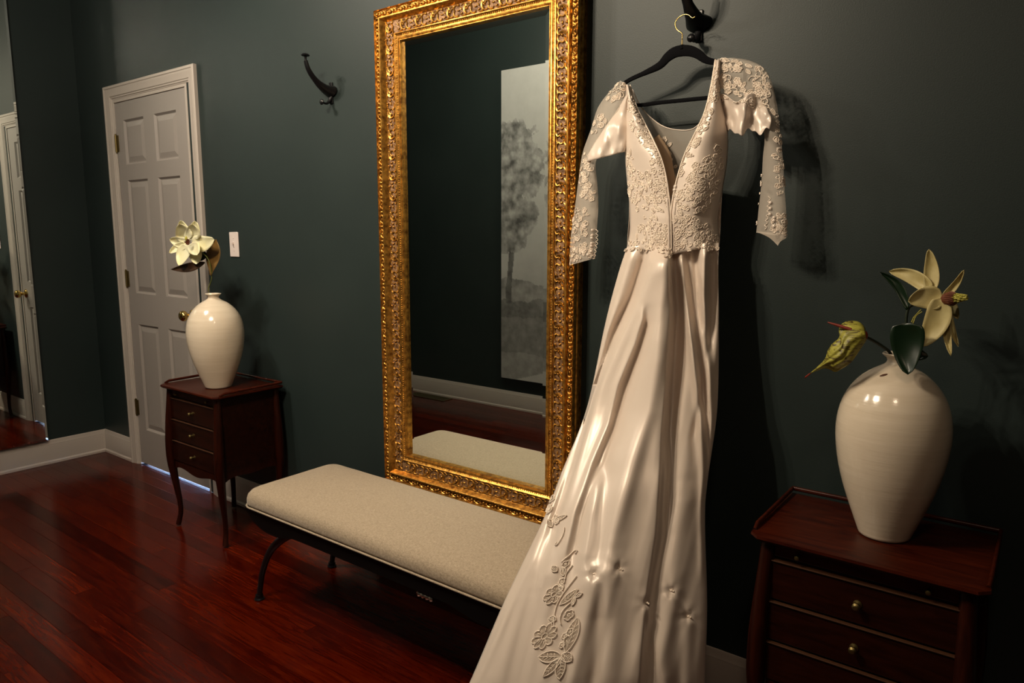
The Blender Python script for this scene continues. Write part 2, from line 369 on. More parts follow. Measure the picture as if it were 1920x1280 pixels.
# carved motifs, one per repeat
def motif():
    b = MB()
    def cord(pts, r): b.tube([(p[0], p[1], .002) for p in pts], [r*(.55+.75*math.sin(PI*min(1, max(0, i/(len(pts)-1))))) for i in range(len(pts))], 5)
    def arc(cx, cy, rx, ry, a0, a1, n=9): return [(cx+rx*math.cos(math.radians(a0+(a1-a0)*i/(n-1))), cy+ry*math.sin(math.radians(a0+(a1-a0)*i/(n-1)))) for i in range(n)]
    cord(arc(.0, 0, .017, .017, 40, 320, 13), .0024)
    cord(arc(.006, 0, .009, .010, -70, 200, 9), .0022)
    cord(arc(-.019, .010, .011, .009, 160, -60, 8), .0022); cord(arc(-.019, -.010, .011, .009, 200, 420, 8), .0022)
    cord(arc(.024, .008, .012, .010, 200, 20, 8), .0021); cord(arc(.024, -.008, .012, .010, 160, 340, 8), .0021)
    for sx, sy_, a in ((.012, .014, 60), (.014, -.014, -55), (-.030, .004, 120), (-.028, -.012, 210), (.033, .0, 0)):
        c, s_ = math.cos(math.radians(a)), math.sin(math.radians(a)); rot = np.array(((c, -s_, 0), (s_, c, 0), (0, 0, 1)))
        b.ell((sx, sy_, .002), .007, .0024, .003, 6, 4, rot)
    b.ell((-.006, 0, .003), .006, .0035, .004, 7, 5); b.ell((.0345, .016, .003), .0035, .005, .0045, 6, 4)
    return b
mm = motif(); base = mm.build('carved_scroll', GOLD, None, smooth=True, angle=60)
first = True; ctr = .066
def put(mesh, s_pos, side, name, orig, hh=.0475):
    o = orig if orig.parent is None else orig.copy()
    if o is not orig: COL.objects.link(o)
    o.parent = t
    # local: x along, y across (+ = towards the outside), z = out of the wall
    if side == 'L': X, Y, pos = (0, 0, 1), (-1, 0, 0), (FX0+ctr, -hh, s_pos)
    if side == 'R': X, Y, pos = (0, 0, -1), (1, 0, 0), (FX1-ctr, -hh, s_pos)
    if side == 'T': X, Y, pos = (1, 0, 0), (0, 0, 1), (s_pos, -hh, FZ1-ctr)
    if side == 'B': X, Y, pos = (-1, 0, 0), (0, 0, -1), (s_pos, -hh, FZ0+ctr)
    Z = (0, -1, 0); p = np.array(pos)-np.array(t['_o'])
    o.matrix_local = Matrix(((X[0], Y[0], Z[0], p[0]), (X[1], Y[1], Z[1], p[1]), (X[2], Y[2], Z[2], p[2]), (0, 0, 0, 1)))
nL = 22; pitch = (FZ1-FZ0-2*ctr)/nL
for side in 'LR':
    for k in range(nL+1): put(None, FZ0+ctr+pitch*k, side, 'carved_scroll', base)
nT = 10; pT = (FX1-FX0-2*ctr)/nT
for side in 'TB':
    for k in range(1, nT): put(None, FX0+ctr+pT*k, side, 'carved_scroll', base)
# running beads and leaf rope, joined (each bead only a few pixels)
def run(name, o_, h, pitch_, fn, m):
    b = MB()
    for side in range(4):
        A, B = [rect(o_, h)[k] for k in (side, (side+1) % 4)]; A, B = np.array(A), np.array(B); Ld = np.linalg.norm(B-A); n = int(Ld/pitch_); d_ = (B-A)/Ld
        nrm = np.array((0, -1, 0)); ac = np.cross(d_, nrm); rot = np.stack([d_, ac, nrm], 1)
        for k in range(n+1): fn(b, A+d_*Ld*k/n, rot, k)
    b.build(name, m, t, smooth=True, angle=80, kind='stuff')
def leafbead(b, p, rot, k):
    if k % 4 == 0: b.ell(p, .006, .008, .006, 7, 4, rot)
    elif k % 4 == 2:
        pts = [p+rot@np.array((.013*math.cos(a), .0085*math.sin(a), .001)) for a in np.linspace(0, 2*PI, 11)[:-1]]; b.tube(pts, .0022, 4, closed=True); b.ell(p, .007, .003, .004, 6, 4, rot)
    else:
        for sgn in (-1, 1):
            c, s_ = math.cos(sgn*.7), math.sin(sgn*.7); q = rot@np.array(((c, -s_, 0), (s_, c, 0), (0, 0, 1))); b.ell(p+rot@np.array((0, sgn*.0035, 0)), .008, .003, .004, 6, 4, q)
run('leaf_rope', .0155, .060, .0135, leafbead, GOLD)
def bead(b, p, rot, k): b.ell(p, .0035, .0024, .002, 5, 3, rot)
run('bead_row', .0975, .0475, .0085, bead, GOLD)
# bevelled glass
b = MB(); gy = -.0350; bw = .022; sl = .00040
gx0, gx1, gz0, gz1 = FX0+.1155, FX1-.1155, FZ0+.1155, FZ1-.1155
R = [[(gx0, gy+sl, gz0), (gx1, gy+sl, gz0), (gx1, gy+sl, gz1), (gx0, gy+sl, gz1)], [(gx0+bw, gy, gz0+bw), (gx1-bw, gy, gz0+bw), (gx1-bw, gy, gz1-bw), (gx0+bw, gy, gz1-bw)]]
b.grid(R, closev=True); b.f.append((4, 5, 6, 7)); b.mi.append(0)
b.build('mirror_glass', MIRROR, t)
MB().box(FX0+.012, FX1-.012, -.030, 0, FZ0+.012, FZ1-.012).build('back_board', BLACKWOOD, t)

# ------------------------------------------------------------------ print on the opposite wall (seen in the mirror)
AX0, AX1, AZ0, AZ1 = -3.43, -2.35, .25, 2.575; yb = YF+.036
t = thing('landscape_print', ((AX0+AX1)/2, YF, AZ0), 'tall grey landscape print of leafy trees, seen in the gilt mirror on the opposite wall', 'picture')
nx, nz = 190, 400
xs = np.linspace(AX0, AX1, nx); zs = np.linspace(AZ0, AZ1, nz)
def fbm(x, z, s, o=5):
    return sum(noise.noise(Vector((x*s*2**k, z*s*2**k, 3.7+k)))/1.7**k for k in range(o))
V = [(x, yb, z) for z in zs for x in xs]
Fc = [(j*nx+i, j*nx+i+1, (j+1)*nx+i+1, (j+1)*nx+i) for j in range(nz-1) for i in range(nx-1)]
trees = [(-3.30, 1.86, .27, .36), (-3.36, 1.42, .20, .22), (-3.20, 1.50, .14, .15), (-2.62, 1.7, .32, .4), (-2.5, 1.3, .25, .25)]
cols = []
for z in zs:
    for x in xs:
        n1 = fbm(x, z, 5, 5); n2 = fbm(x+9, z, 16, 4); n0 = fbm(x, z+5, 1.6, 3)
        c = .52+.05*n0+.02*n2
        tz = (z-AZ0)/(AZ1-AZ0)
        c -= .07*max(0, min(1, (1.25-z)/.3))*(1+.5*n1)          # far hills
        if z < 1.02+.03*math.sin(x*9)+.03*n1: c = .34+.10*n2+.08*n1
        if z < .86+.04*n1: c = .20+.08*n2+.06*n1
        if z < .74+.02*n1: c = .27+.07*n2
        if z < .46+.015*n1: c = .36+.08*n2+.05*n1
        if z < .36 and (x-(-3.22)) > (.36-z)*-1.9+.0 and z < .27+.30*(x+3.22): c = .55+.04*n1
        for tx in (-3.345, -2.55):
            wob = tx+.018*math.sin(z*6)+.01*n1
            if .84 < z < 1.5 and abs(x-wob) < .026+.02*max(0, 1.0-z): c = .17+.08*n2
        m = max(1-((x-a)/c_)**2-((z-bb)/e)**2 for a, bb, c_, e in trees)
        m += .55*n1+.25*n2
        if m > .12: c = .24+.20*(n2+.3)+.16*fbm(x+3, z+.04, 9, 2)+(.05 if m < .25 else 0)
        c = max(.09, min(.78, c)); cols.append((c*1.0, c*.985, c*.95, 1))
me = bpy.data.meshes.new('print_face'); me.from_pydata((np.array(V)-np.array(t['_o'])).tolist(), [], [f[::-1] for f in Fc])
ca = me.color_attributes.new('print', 'FLOAT_COLOR', 'POINT'); ca.data.foreach_set('color', np.array(cols, 'f').ravel())
PRINT = mat('printed_canvas', (.5, .5, .5), .8, spec=.2); vc = nd(PRINT, 'ShaderNodeVertexColor', layer_name='print'); setcol(PRINT, vc.outputs[0])
me.materials.append(PRINT); o = bpy.data.objects.new('print_face', me); COL.objects.link(o); o.parent = t
CANV = mat('canvas_edge', (.45, .43, .40), .8)
MB().box(AX0, AX1, YF+.001, yb-.0008, AZ0, AZ1).build('canvas_panel', CANV, t)
# floor register
t = thing('floor_register', (-4.155, -2.44, 0), 'bronze slotted floor vent by the far baseboard, seen in the gilt mirror', 'floor vent')
b = MB().box(-4.36, -3.95, -2.497, -2.487, 0, .006).box(-4.36, -3.95, -2.393, -2.383, 0, .006).box(-4.36, -4.348, -2.487, -2.393, 0, .006).box(-3.962, -3.95, -2.487, -2.393, 0, .006)
b.build('rim', VENT, t, bevel=.001)
for k in range(22):
    x = -4.345+k*.0178; MB().box(x, x+.006, -2.487, -2.393, .0005, .005).build('slat', VENT, t)

# ------------------------------------------------------------------ coat hooks
HX = -2.395
def hookpt(px, py): p = at_x(px, py, HX); return np.array(p)
t = thing('coat_hook', (HX, 0, 1.92), 'black metal double coat hook on the wall left of the gilt mirror, nothing on it', 'coat hook', 'black coat hooks either side of the gilt mirror')
b = MB(); b.box(HX-.011, HX+.011, -.006, 0, 1.884, 1.968)
b.build('back_plate', IRON, t, bevel=.003)
arm = smoothpl([(-.004, 1.933), (-.030, 1.938), (-.060, 1.952), (-.090, 1.975), (-.112, 2.003), (-.121, 2.030)], 20)
b = MB(); b.tube([(HX, y, z) for y, z in arm], np.interp(np.linspace(0, 1, 20), [0, .2, .5, 1], [.038, .025, .0150, .0100]), 12, squash=.62, up=(1, 0, 0))
b.build('arm', IRON, t, smooth=True, angle=70)
MB().lathe([(0, 0), (.0045, 0), (.0045, .013), (.006, .016), (.015, .018), (.0165, .021), (.013, .025), (.006, .0275), (0, .028)], (HX, -.1215, 2.029), 20).build('top_knob', IRON, t, smooth=True, angle=50)
low = smoothpl([(-.004, 1.912), (-.012, 1.896), (-.024, 1.884), (-.038, 1.882), (-.046, 1.885)], 12)
MB().tube([(HX, y, z) for y, z in low], np.linspace(.011, .0045, 12), 10, squash=.7, up=(1, 0, 0)).build('lower_arm', IRON, t, smooth=True, angle=70)
MB().lathe([(0, .0), (.004, .0), (.010, .004), (.0115, .008), (.008, .012), (0, .014)], (HX, -.044, 1.8855), 16, 'y').build('lower_knob', IRON, t, smooth=True, angle=50)
MB().lathe([(0, 0), (.0035, 0), (.003, .002), (0, .0025)], (HX, -.0062, 1.957), 10, 'y').build('screw', IRON, t, smooth=True)
RHX = -.838
copy_tree(t, (RHX-HX, 0, 0), 'black metal double coat hook right of the gilt mirror, holding the dress hanger')

# ------------------------------------------------------------------ bench
BX0, BX1, BY0, BY1 = -2.285, -.975, -.565, -.140
t = thing('upholstered_bench', ((BX0+BX1)/2, (BY0+BY1)/2, 0), 'long backless bench with domed beige linen seat on black curved legs, under the gilt mirror', 'bench')
def rrect(x0, x1, y0, y1, r, n=7):
    out = []
    for cx, cy, a0 in ((x1-r, y1-r, 0), (x0+r, y1-r, 90), (x0+r, y0+r, 180), (x1-r, y0+r, 270)):
        for k in range(n): a = math.radians(a0+90*k/(n-1)); out.append((cx+r*math.cos(a), cy+r*math.sin(a)))
    return out
def insetring(d, r): return rrect(BX0+d, BX1-d, BY0+d, BY1-d, max(r-d*.6, .01))
b = MB(); R = []
prof = [(.014, .388), (.004, .392), (.0, .402), (.0, .418), (.004, .432), (.014, .444), (.032, .453), (.06, .461), (.10, .468), (.15, .473), (.19, .475)]
for d_, z in prof: R.append([(x, y, z) for x, y in insetring(d_, .055)])
b.grid(R, closev=True); n = len(R[0]); b.f.append(tuple(len(b.v)-n+k for k in range(n))); b.mi.append(0); b.f.append(tuple(range(n))[::-1]); b.mi.append(0)
b.build('cushion', LINEN, t, smooth=True, angle=80)
pp = [(x, y, .391) for x, y in rrect(BX0-.001, BX1+.001, BY0-.001, BY1+.001, .055)]
MB().tube(pp, .0034, 8, closed=True).build('piping', LINEN, t, smooth=True, angle=80)
# black rail with rounded ends
def railprof(y0, y1):
    b = MB(); top = .387; pts = [(BX0+.012, top), (BX0+.02, .372), (BX0+.05, .345), (BX0+.09, .326), (BX0+.14, .316), (BX0+.20, .316), (BX0+.25, .325), (BX0+.30, .335)]
    pts = smoothpl(pts, 16).tolist(); full = pts+[(BX0+BX1-x, z) for x, z in reversed(pts)]
    lo = [(x, z) for x, z in full]; V = []; n = len(lo)
    for (yy) in (y0, y1):
        V += [(x, yy, z) for x, z in lo]+[(x, yy, top) for x, z in lo]
    Fc = []
    for k in range(n-1):
        Fc += [(k, k+1, n+k+1, n+k), (2*n+k, 3*n+k, 3*n+k+1, 2*n+k+1), (k, 2*n+k, 2*n+k+1, k+1), (n+k, n+k+1, 3*n+k+1, 3*n+k)]
    b.add(V, Fc); return b
railprof(BY0+.008, BY0+.032).build('front_rail', BLACKWOOD, t, smooth=True, angle=30)
railprof(BY1-.032, BY1-.008).build('rear_rail', BLACKWOOD, t, smooth=True, angle=30)
for x in (BX0+.03, BX1-.055): MB().box(x, x+.025, BY0+.03, BY1-.03, .345, .386).build('end_rail', BLACKWOOD, t, bevel=.003)
MB().box(BX0+.02, BX1-.02, BY0+.012, BY1-.012, .372, .390).build('seat_board', BLACKWOOD, t)
for sx in (0, 1):
    for yy, sg in ((BY0+.055, 0), (BY1-.03, 1)):
        X = lambda d_: BX0+d_ if sx == 0 else BX1-d_
        yo = -.0
        P = smoothpl([(X(.235), yy, .325), (X(.165), yy, .285), (X(.085), yy, .215), (X(.030), yy, .120), (X(.005), yy, .035), (X(.0), yy, .016)], 18)
        MB().tube(P, np.linspace(.0165, .0115, 18), 10, squash=.8).tube([(X(0), yy, .006), (X(0), yy, .020)], .0145, 12).build('leg', IRON, t, smooth=True, angle=60)
        MB().lathe([(0, 0), (.017, 0), (.019, .004), (.016, .009), (0, .010)], (X(0), yy, 0), 14).build('foot_cap', STEEL if False else IRON, t, smooth=True)
for k, (z, r) in enumerate(((.0, .009), (.011, .012), (.024, .009), (.036, .012))):
    pass
P = [((BX0+BX1)/2+.22+.008*k, BY0+.02, .322) for k in range(9)]
MB().tube(P, [.006, .010, .006, .010, .006, .010, .006, .010, .006], 10).build('turned_ring', STEEL, t, smooth=True)
MB().tube([(X_, (BY0+BY1)/2, .330) for X_ in (BX0+.2, BX1-.2)], .010, 8).build('stretcher', IRON, t, smooth=True)

# ------------------------------------------------------------------ side tables (built at the right, copied to the left)
def make_table(ox, oy, label):
    """ox = left edge of the top, oy = front edge"""
    t = thing('side_table', (ox+.235, oy+.17, 0), label, 'side table', 'matching mahogany side tables along the wall')
    W_, D_, H = .468, .340, .690; x0, x1, y0, y1 = ox, ox+W_, oy, oy+D_
    # top board with raised lip at sides and back
    def toploop(i, z): 
        c = .020
        return [(x0+i+c, y0+i, z), (x1-i-c, y0+i, z), (x1-i, y0+i+c, z), (x1-i, y1-i, z), (x0+i, y1-i, z), (x0+i, y0+i+c, z)]
    b = MB(); R = [toploop(i, z) for i, z in ((.020, H-.024), (.006, H-.021), (0, H-.014), (.001, H-.008), (.006, H-.006))]
    b.grid(R, closev=True); b.f.append(tuple(range(6))[::-1]); b.mi.append(0); b.f.append(tuple(24+k for k in range(6))); b.mi.append(0)
    b.build('table_top', WOOD, t, smooth=True, angle=40)
    b = MB()
    for pts in ([(x0+.006, y0+.03, H-.006), (x0+.004, y0+.05, H+.002), (x0+.004, y1-.004, H+.006)], [(x0+.004, y1-.005, H+.006), (x1-.004, y1-.005, H+.006)], [(x1-.004, y1-.004, H+.006), (x1-.004, y0+.05, H+.002), (x1-.006, y0+.03, H-.006)]):
        b.tube(pts, .006, 8, squash=.75)
    b.build('gallery_lip', WOOD, t, smooth=True, angle=60)
    bx0, bx1, by0, by1 = x0+.030, x1-.030, y0+.030, y1-.010; zt = H-.024; zb = .345
    b = MB().box(bx0, bx0+.012, by0+.02, by1, zb-.02, zt).box(bx1-.012, bx1, by0+.02, by1, zb-.02, zt).box(bx0, bx1, by1-.01, by1, zb-.02, zt).box(bx0+.01, bx1-.01, by0+.014, by0+.024, zb, zt).box(bx0+.012, bx1-.012, by0+.024, by1-.01, zb, zb+.01)
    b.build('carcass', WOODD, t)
    # slide with two knobs
    sl = MB().box(bx0+.018, bx1-.018, by0+.004, by0+.02, zt-.034, zt-.008).build('pull_out_slide', WOOD, t, bevel=.002)
    for x in (bx0+.075, bx1-.075): MB().lathe([(0, 0), (.004, 0), (.003, .006), (.006, .010), (.005, .015), (0, .017)], (x, by0+.004, zt-.021), 14, 'y').build('knob', OLDBRASS, sl, smooth=True)
    zz = [zt-.042, zt-.142, zt-.242, zt-.342]
    for k in range(3):
        g = .004*k
        db = MB().box(bx0+.016, bx1-.016, by0+.000-.002*k, by0+.016, zz[k+1]+.004, zz[k]-.004)
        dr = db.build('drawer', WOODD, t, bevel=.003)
        MB().box(bx0+.014, bx1-.014, by0-.004-.002*k, by0+.014, zz[k]-.0040, zz[k]-.001).build('cock_bead', BEAD, dr, bevel=.001)
        MB().lathe([(0, 0), (.009, 0), (.009, .002), (.004, .004), (.004, .009), (.008, .013), (.0085, .018), (.005, .022), (0, .023)], ((bx0+bx1)/2, by0-.002*k, (zz[k]+zz[k+1])/2), 18, 'y').build('knob', OLDBRASS, dr, smooth=True)
    # shaped aprons
    def apron(p, q, thick, depth, zt_):
        p, q = np.array(p), np.array(q); n = 25; V = []
        for yy in (0, 1):
            for k in range(n):
                s_ = k/(n-1); z = zt_-.012-depth*math.sin(PI*s_)**2*(1 if True else 0)-.028*(abs(2*s_-1)**3)
                c = p+(q-p)*s_+np.array(thick)*yy; V += [(c[0], c[1], z), (c[0], c[1], zt_+.004)]
        m = 2*n; Fc = []
        for k in range(n-1):
            Fc += [(2*k, 2*k+2, 2*k+3, 2*k+1), (m+2*k, m+2*k+1, m+2*k+3, m+2*k+2), (2*k, m+2*k, m+2*k+2, 2*k+2)]
        return MB().add(V, Fc)
    za = zz[3]-.0
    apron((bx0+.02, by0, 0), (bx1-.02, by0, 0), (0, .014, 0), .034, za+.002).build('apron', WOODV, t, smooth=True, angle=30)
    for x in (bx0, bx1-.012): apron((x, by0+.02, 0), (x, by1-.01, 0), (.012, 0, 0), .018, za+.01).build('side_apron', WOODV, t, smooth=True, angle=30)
    for sx, sy_ in ((-1, -1), (1, -1), (-1, 1), (1, 1)):
        cx = bx0+.008 if sx < 0 else bx1-.008; cyy = by0+.008 if sy_ < 0 else by1-.010; kk = (1 if sy_ < 0 else .35)
        zs_ = np.array([zt, .60, .50, .42, .34, .28, .20, .12, .06, .03, .008]); of = np.array([.000, .004, .010, .013, .013, .010, .002, -.006, -.006, .000, .005]); rr = np.array([.016, .017, .020, .022, .022, .0185, .0145, .0115, .0105, .0115, .0125])
        P = smoothpl([(cx+sx*o_*.8, cyy+sy_*o_*kk, z) for o_, z in zip(of, zs_)], 26); r2 = np.interp(P[:, 2], zs_[::-1], rr[::-1])
        MB().tube(P, r2, 10, up=(1, 0, 0)).build('cabriole_leg', WOODV, t, smooth=True, angle=70)
    return t
tr = make_table(-.512, -.372, 'dark mahogany three-drawer side table at the right edge of the photo, nearest the camera')
copy_tree(tr, (-2.722, 0, 0), 'dark mahogany three-drawer side table with slender curved legs, beside the white door')

# ------------------------------------------------------------------ vases
VX, VY = -.262, -.188
vp = [(0, .0), (.050, .0), (.0545, .003), (.056, .008), (.064, .03), (.080, .075), (.096, .125), (.108, .175), (.1145, .22), (.1165, .255), (.114, .29), (.106, .325), (.092, .355), (.073, .380), (.052, .398), (.036, .408), (.0265, .414), (.0225, .419), (.0215, .424), (.024, .430), (.030, .4345), (.0325, .438), (.031, .4405), (.026, .440), (.019, .434), (.0165, .42), (.020, .40)]
VS = .955
t = thing('vase', (VX, VY, .6845), 'cream glazed ovoid vase on the right side table, dark chip near its neck', 'vase', 'matching cream ceramic vases')
vpS = np.array([(r*1.0, h*VS) for r, h in vp]); body = vpS[3:16]
pr = [tuple(p) for p in vpS[:3]]+[tuple(p) for p in smoothpl(body, 34)]+[tuple(p) for p in vpS[16:]]
MB().lathe(pr, (VX, VY, .6845), 64).build('vase_body', CERAMIC, t, smooth=True, angle=50)
t2 = copy_tree(t, (-2.958+.262, -.235+.188, 0), 'cream glazed ovoid vase on the left side table, in front of the white door')
t2.scale = (1.045, 1.045, 1.0)
# bare clay chip on the right vase
def vase_hit(px, py):
    d = ray(px, py); d = d/np.linalg.norm(d); best = None
    for s_ in np.linspace(1.3, 2.2, 4000):
        p = CAM+d*s_; h = p[2]-.6845; r = math.hypot(p[0]-VX, p[1]-VY)
        if 0 < h < .42 and r < np.interp(h, [q[1] for q in pr[:45]], [q[0] for q in pr[:45]]): return p
    return CAM+d*1.7
c = vase_hit(1657, 703); nrm = np.array((c[0]-VX, c[1]-VY, .09)); nrm /= np.linalg.norm(nrm)
tx_ = np.cross((0, 0, 1), nrm); tx_ /= np.linalg.norm(tx_); ty_ = np.cross(nrm, tx_)
a1 = (tx_*.75+ty_*.66); a2 = np.cross(nrm, a1); rot = np.stack([a1, a2, nrm], 1)
MB().ell(c, .0085, .0035, .0012, 12, 6, rot).build('clay_chip', GLAZESPOT, t, smooth=True, angle=180)

# ------------------------------------------------------------------ sheets
def sheet(A, B, nu, nv, yA, yB, bulge=0.0, power=1.0, wav=None):
    """surface between two edges given as image outlines at real depths; returns grid [nu along][nv across]"""
    A = smoothpl(A, nu); B = smoothpl(B, nu)
    yA = np.interp(np.linspace(0, 1, nu), np.linspace(0, 1, len(yA)), yA) if not np.isscalar(yA) else np.full(nu, yA)
    yB = np.interp(np.linspace(0, 1, nu), np.linspace(0, 1, len(yB)), yB) if not np.isscalar(yB) else np.full(nu, yB)
    P = np.zeros((nu, nv, 3))
    for i in range(nu):
        for j in range(nv):
            s_ = j/(nv-1); p = A[i]*(1-s_)+B[i]*s_; y = yA[i]*(1-s_)+yB[i]*s_-bulge*math.sin(PI*s_)**power
            if wav: y -= wav(i/(nu-1), s_, p)
            P[i, j] = at(p[0], p[1], y)
    return P
def normals(P):
    du = np.gradient(P, axis=0); dv_ = np.gradient(P, axis=1); n = np.cross(du, dv_); n /= np.linalg.norm(n, axis=2)[..., None]+1e-12
    s_ = np.sign(((CAM-P)*n).sum(2)); s_[s_ == 0] = 1
    m = 1 if s_.mean() > 0 else -1
    return n*m
class Surf:
    def __init__(s, P): s.P = P; s.N = normals(P); s.nu, s.nv = P.shape[:2]; s.px = np.stack(proj_arr(P), 2)
    def ev(s, u, v):
        u = min(max(u, 0), s.nu-1.001); v = min(max(v, 0), s.nv-1.001); i, j = int(u), int(v); a, b_ = u-i, v-j
        w_ = ((1-a)*(1-b_), (1-a)*b_, a*(1-b_), a*b_); idx = ((i, j), (i, j+1), (i+1, j), (i+1, j+1))
        p = sum(w*s.P[k] for w, k in zip(w_, idx)); n = sum(w*s.N[k] for w, k in zip(w_, idx)); return p, n/np.linalg.norm(n)
    def find(s, px, py):
        d = (s.px[..., 0]-px)**2+(s.px[..., 1]-py)**2; k = np.unravel_index(np.argmin(d), d.shape); return float(k[0]), float(k[1]), math.sqrt(d[k])
def proj_arr(P):
    v = P-CAM; d = v@Wv; return 960+F*(v@Rv)/d, 640-F*(v@Uv)/d
# lace motifs, as lists of (closed, [(x,y)], radius, filled)
def m_flower(r, n=5, ph=0.0):
    out = []; c = []
    for k in range(n*6):
        a = 2*PI*k/(n*6); rr = r*(.72+.28*abs(math.sin(n*a/2))**.7); c.append((rr*math.cos(a+ph), rr*math.sin(a+ph)))
    out.append((True, c, 1.0, True))
    out.append((True, [(r*.26*math.cos(a), r*.26*math.sin(a)) for a in np.linspace(0, 2*PI, 8)[:-1]], .9, False))
    for k in range(n):
        a = 2*PI*(k)/n+ph; out.append((False, [(q*r*math.cos(a), q*r*math.sin(a)) for q in (.3, .55, .74)], .6, False))
    return out
def m_leaf(l, w_, ang):
    c, s_ = math.cos(ang), math.sin(ang); R = lambda x, y: (c*x-s_*y, s_*x+c*y)
    up = [(l*q, w_*math.sin(PI*q)**.8) for q in np.linspace(0, 1, 8)]; dn = [(l*q, -w_*math.sin(PI*q)**.8) for q in np.linspace(1, 0, 8)[1:-1]]
    return [(True, [R(x, y) for x, y in up+dn], 1.0, True), (False, [R(l*q, 0) for q in (.08, .5, .92)], .6, False)]
def m_scroll(r, ang, sgn=1):
    pts = []
    for q in np.linspace(0, 1, 15): a = ang+sgn*q*2.0*PI*.85; rr = r*(1-.75*q); pts.append((rr*math.cos(a)-r*math.cos(ang)*.0, rr*math.sin(a)))
    return [(False, pts, 1.2, False)]
def m_paisley(r, ang, sgn=1):
    pts = [(r*(.55+.45*math.cos(a))*math.cos(a*.5+ang), sgn*r*(.55+.45*math.cos(a))*math.sin(a*.5+ang)) for a in np.linspace(-PI, PI, 18)[:-1]]
    inn = [(x*.62+.1*r*math.cos(ang), y*.62) for x, y in pts]
    return [(True, pts, 1.15, True), (True, inn, .7, False)]
def m_dots(r):
    return [(True, [(r*.35*math.cos(a)+cx, r*.35*math.sin(a)+cy) for a in np.linspace(0, 2*PI, 7)[:-1]], .8, True) for cx, cy in ((0, 0), (r, .2*r), (-.3*r, r))]
def rnd_motif(r):
    k = random.random(); a = random.uniform(0, 2*PI)
    if k < .28: return m_flower(r*random.uniform(.7, 1.05), 5, a)
    if k < .52: return m_leaf(r*1.9, r*.42, a)
    if k < .72: return m_scroll(r*.9, a, random.choice((-1, 1)))
    if k < .86: return m_paisley(r*1.0, a, random.choice((-1, 1)))
    return m_dots(r*.55)
def stitch(b, bf, sf, u, v, mot, cr, lift=.0012):
    p0, n0 = sf.ev(u, v)
    Su = (sf.ev(u+1, v)[0]-sf.ev(u-1, v)[0])/2; Sv = (sf.ev(u, v+1)[0]-sf.ev(u, v-1)[0])/2
    lu, lv = np.linalg.norm(Su)+1e-9, np.linalg.norm(Sv)+1e-9
    # image-aligned local frame: x to the right (v), y up (-u)
    for closed, pts, k, fill in mot:
        q = []
        for x, y in pts:
            p, n = sf.ev(u-y/lu, v+x/lv); q.append(p+n*(lift+random.uniform(0, .0005)))
        q = np.array(q)
        if len(q) < 2 or np.linalg.norm(np.diff(q, axis=0), axis=1).min() < 1e-5: continue
        b.tube(q, cr*k, 4, closed=closed, caps=True)
        if fill and bf is not None:
            q2 = q-n0*.0006; c_ = q2.mean(0); m = len(q2); bf.add([c_, *q2], [(0, 1+i, 1+(i+1) % m) for i in range(m)])

# ------------------------------------------------------------------ wedding dress
HY = float(at_x(1286, 38, RHX)[1]); HY = max(-.16, min(-.07, HY)); print('hanger plane', HY)
t = thing('wedding_dress', (-.84, HY, 1.80), 'ivory satin wedding dress with sheer lace sleeves and long train, on a black hanger', 'dress')
dress = t
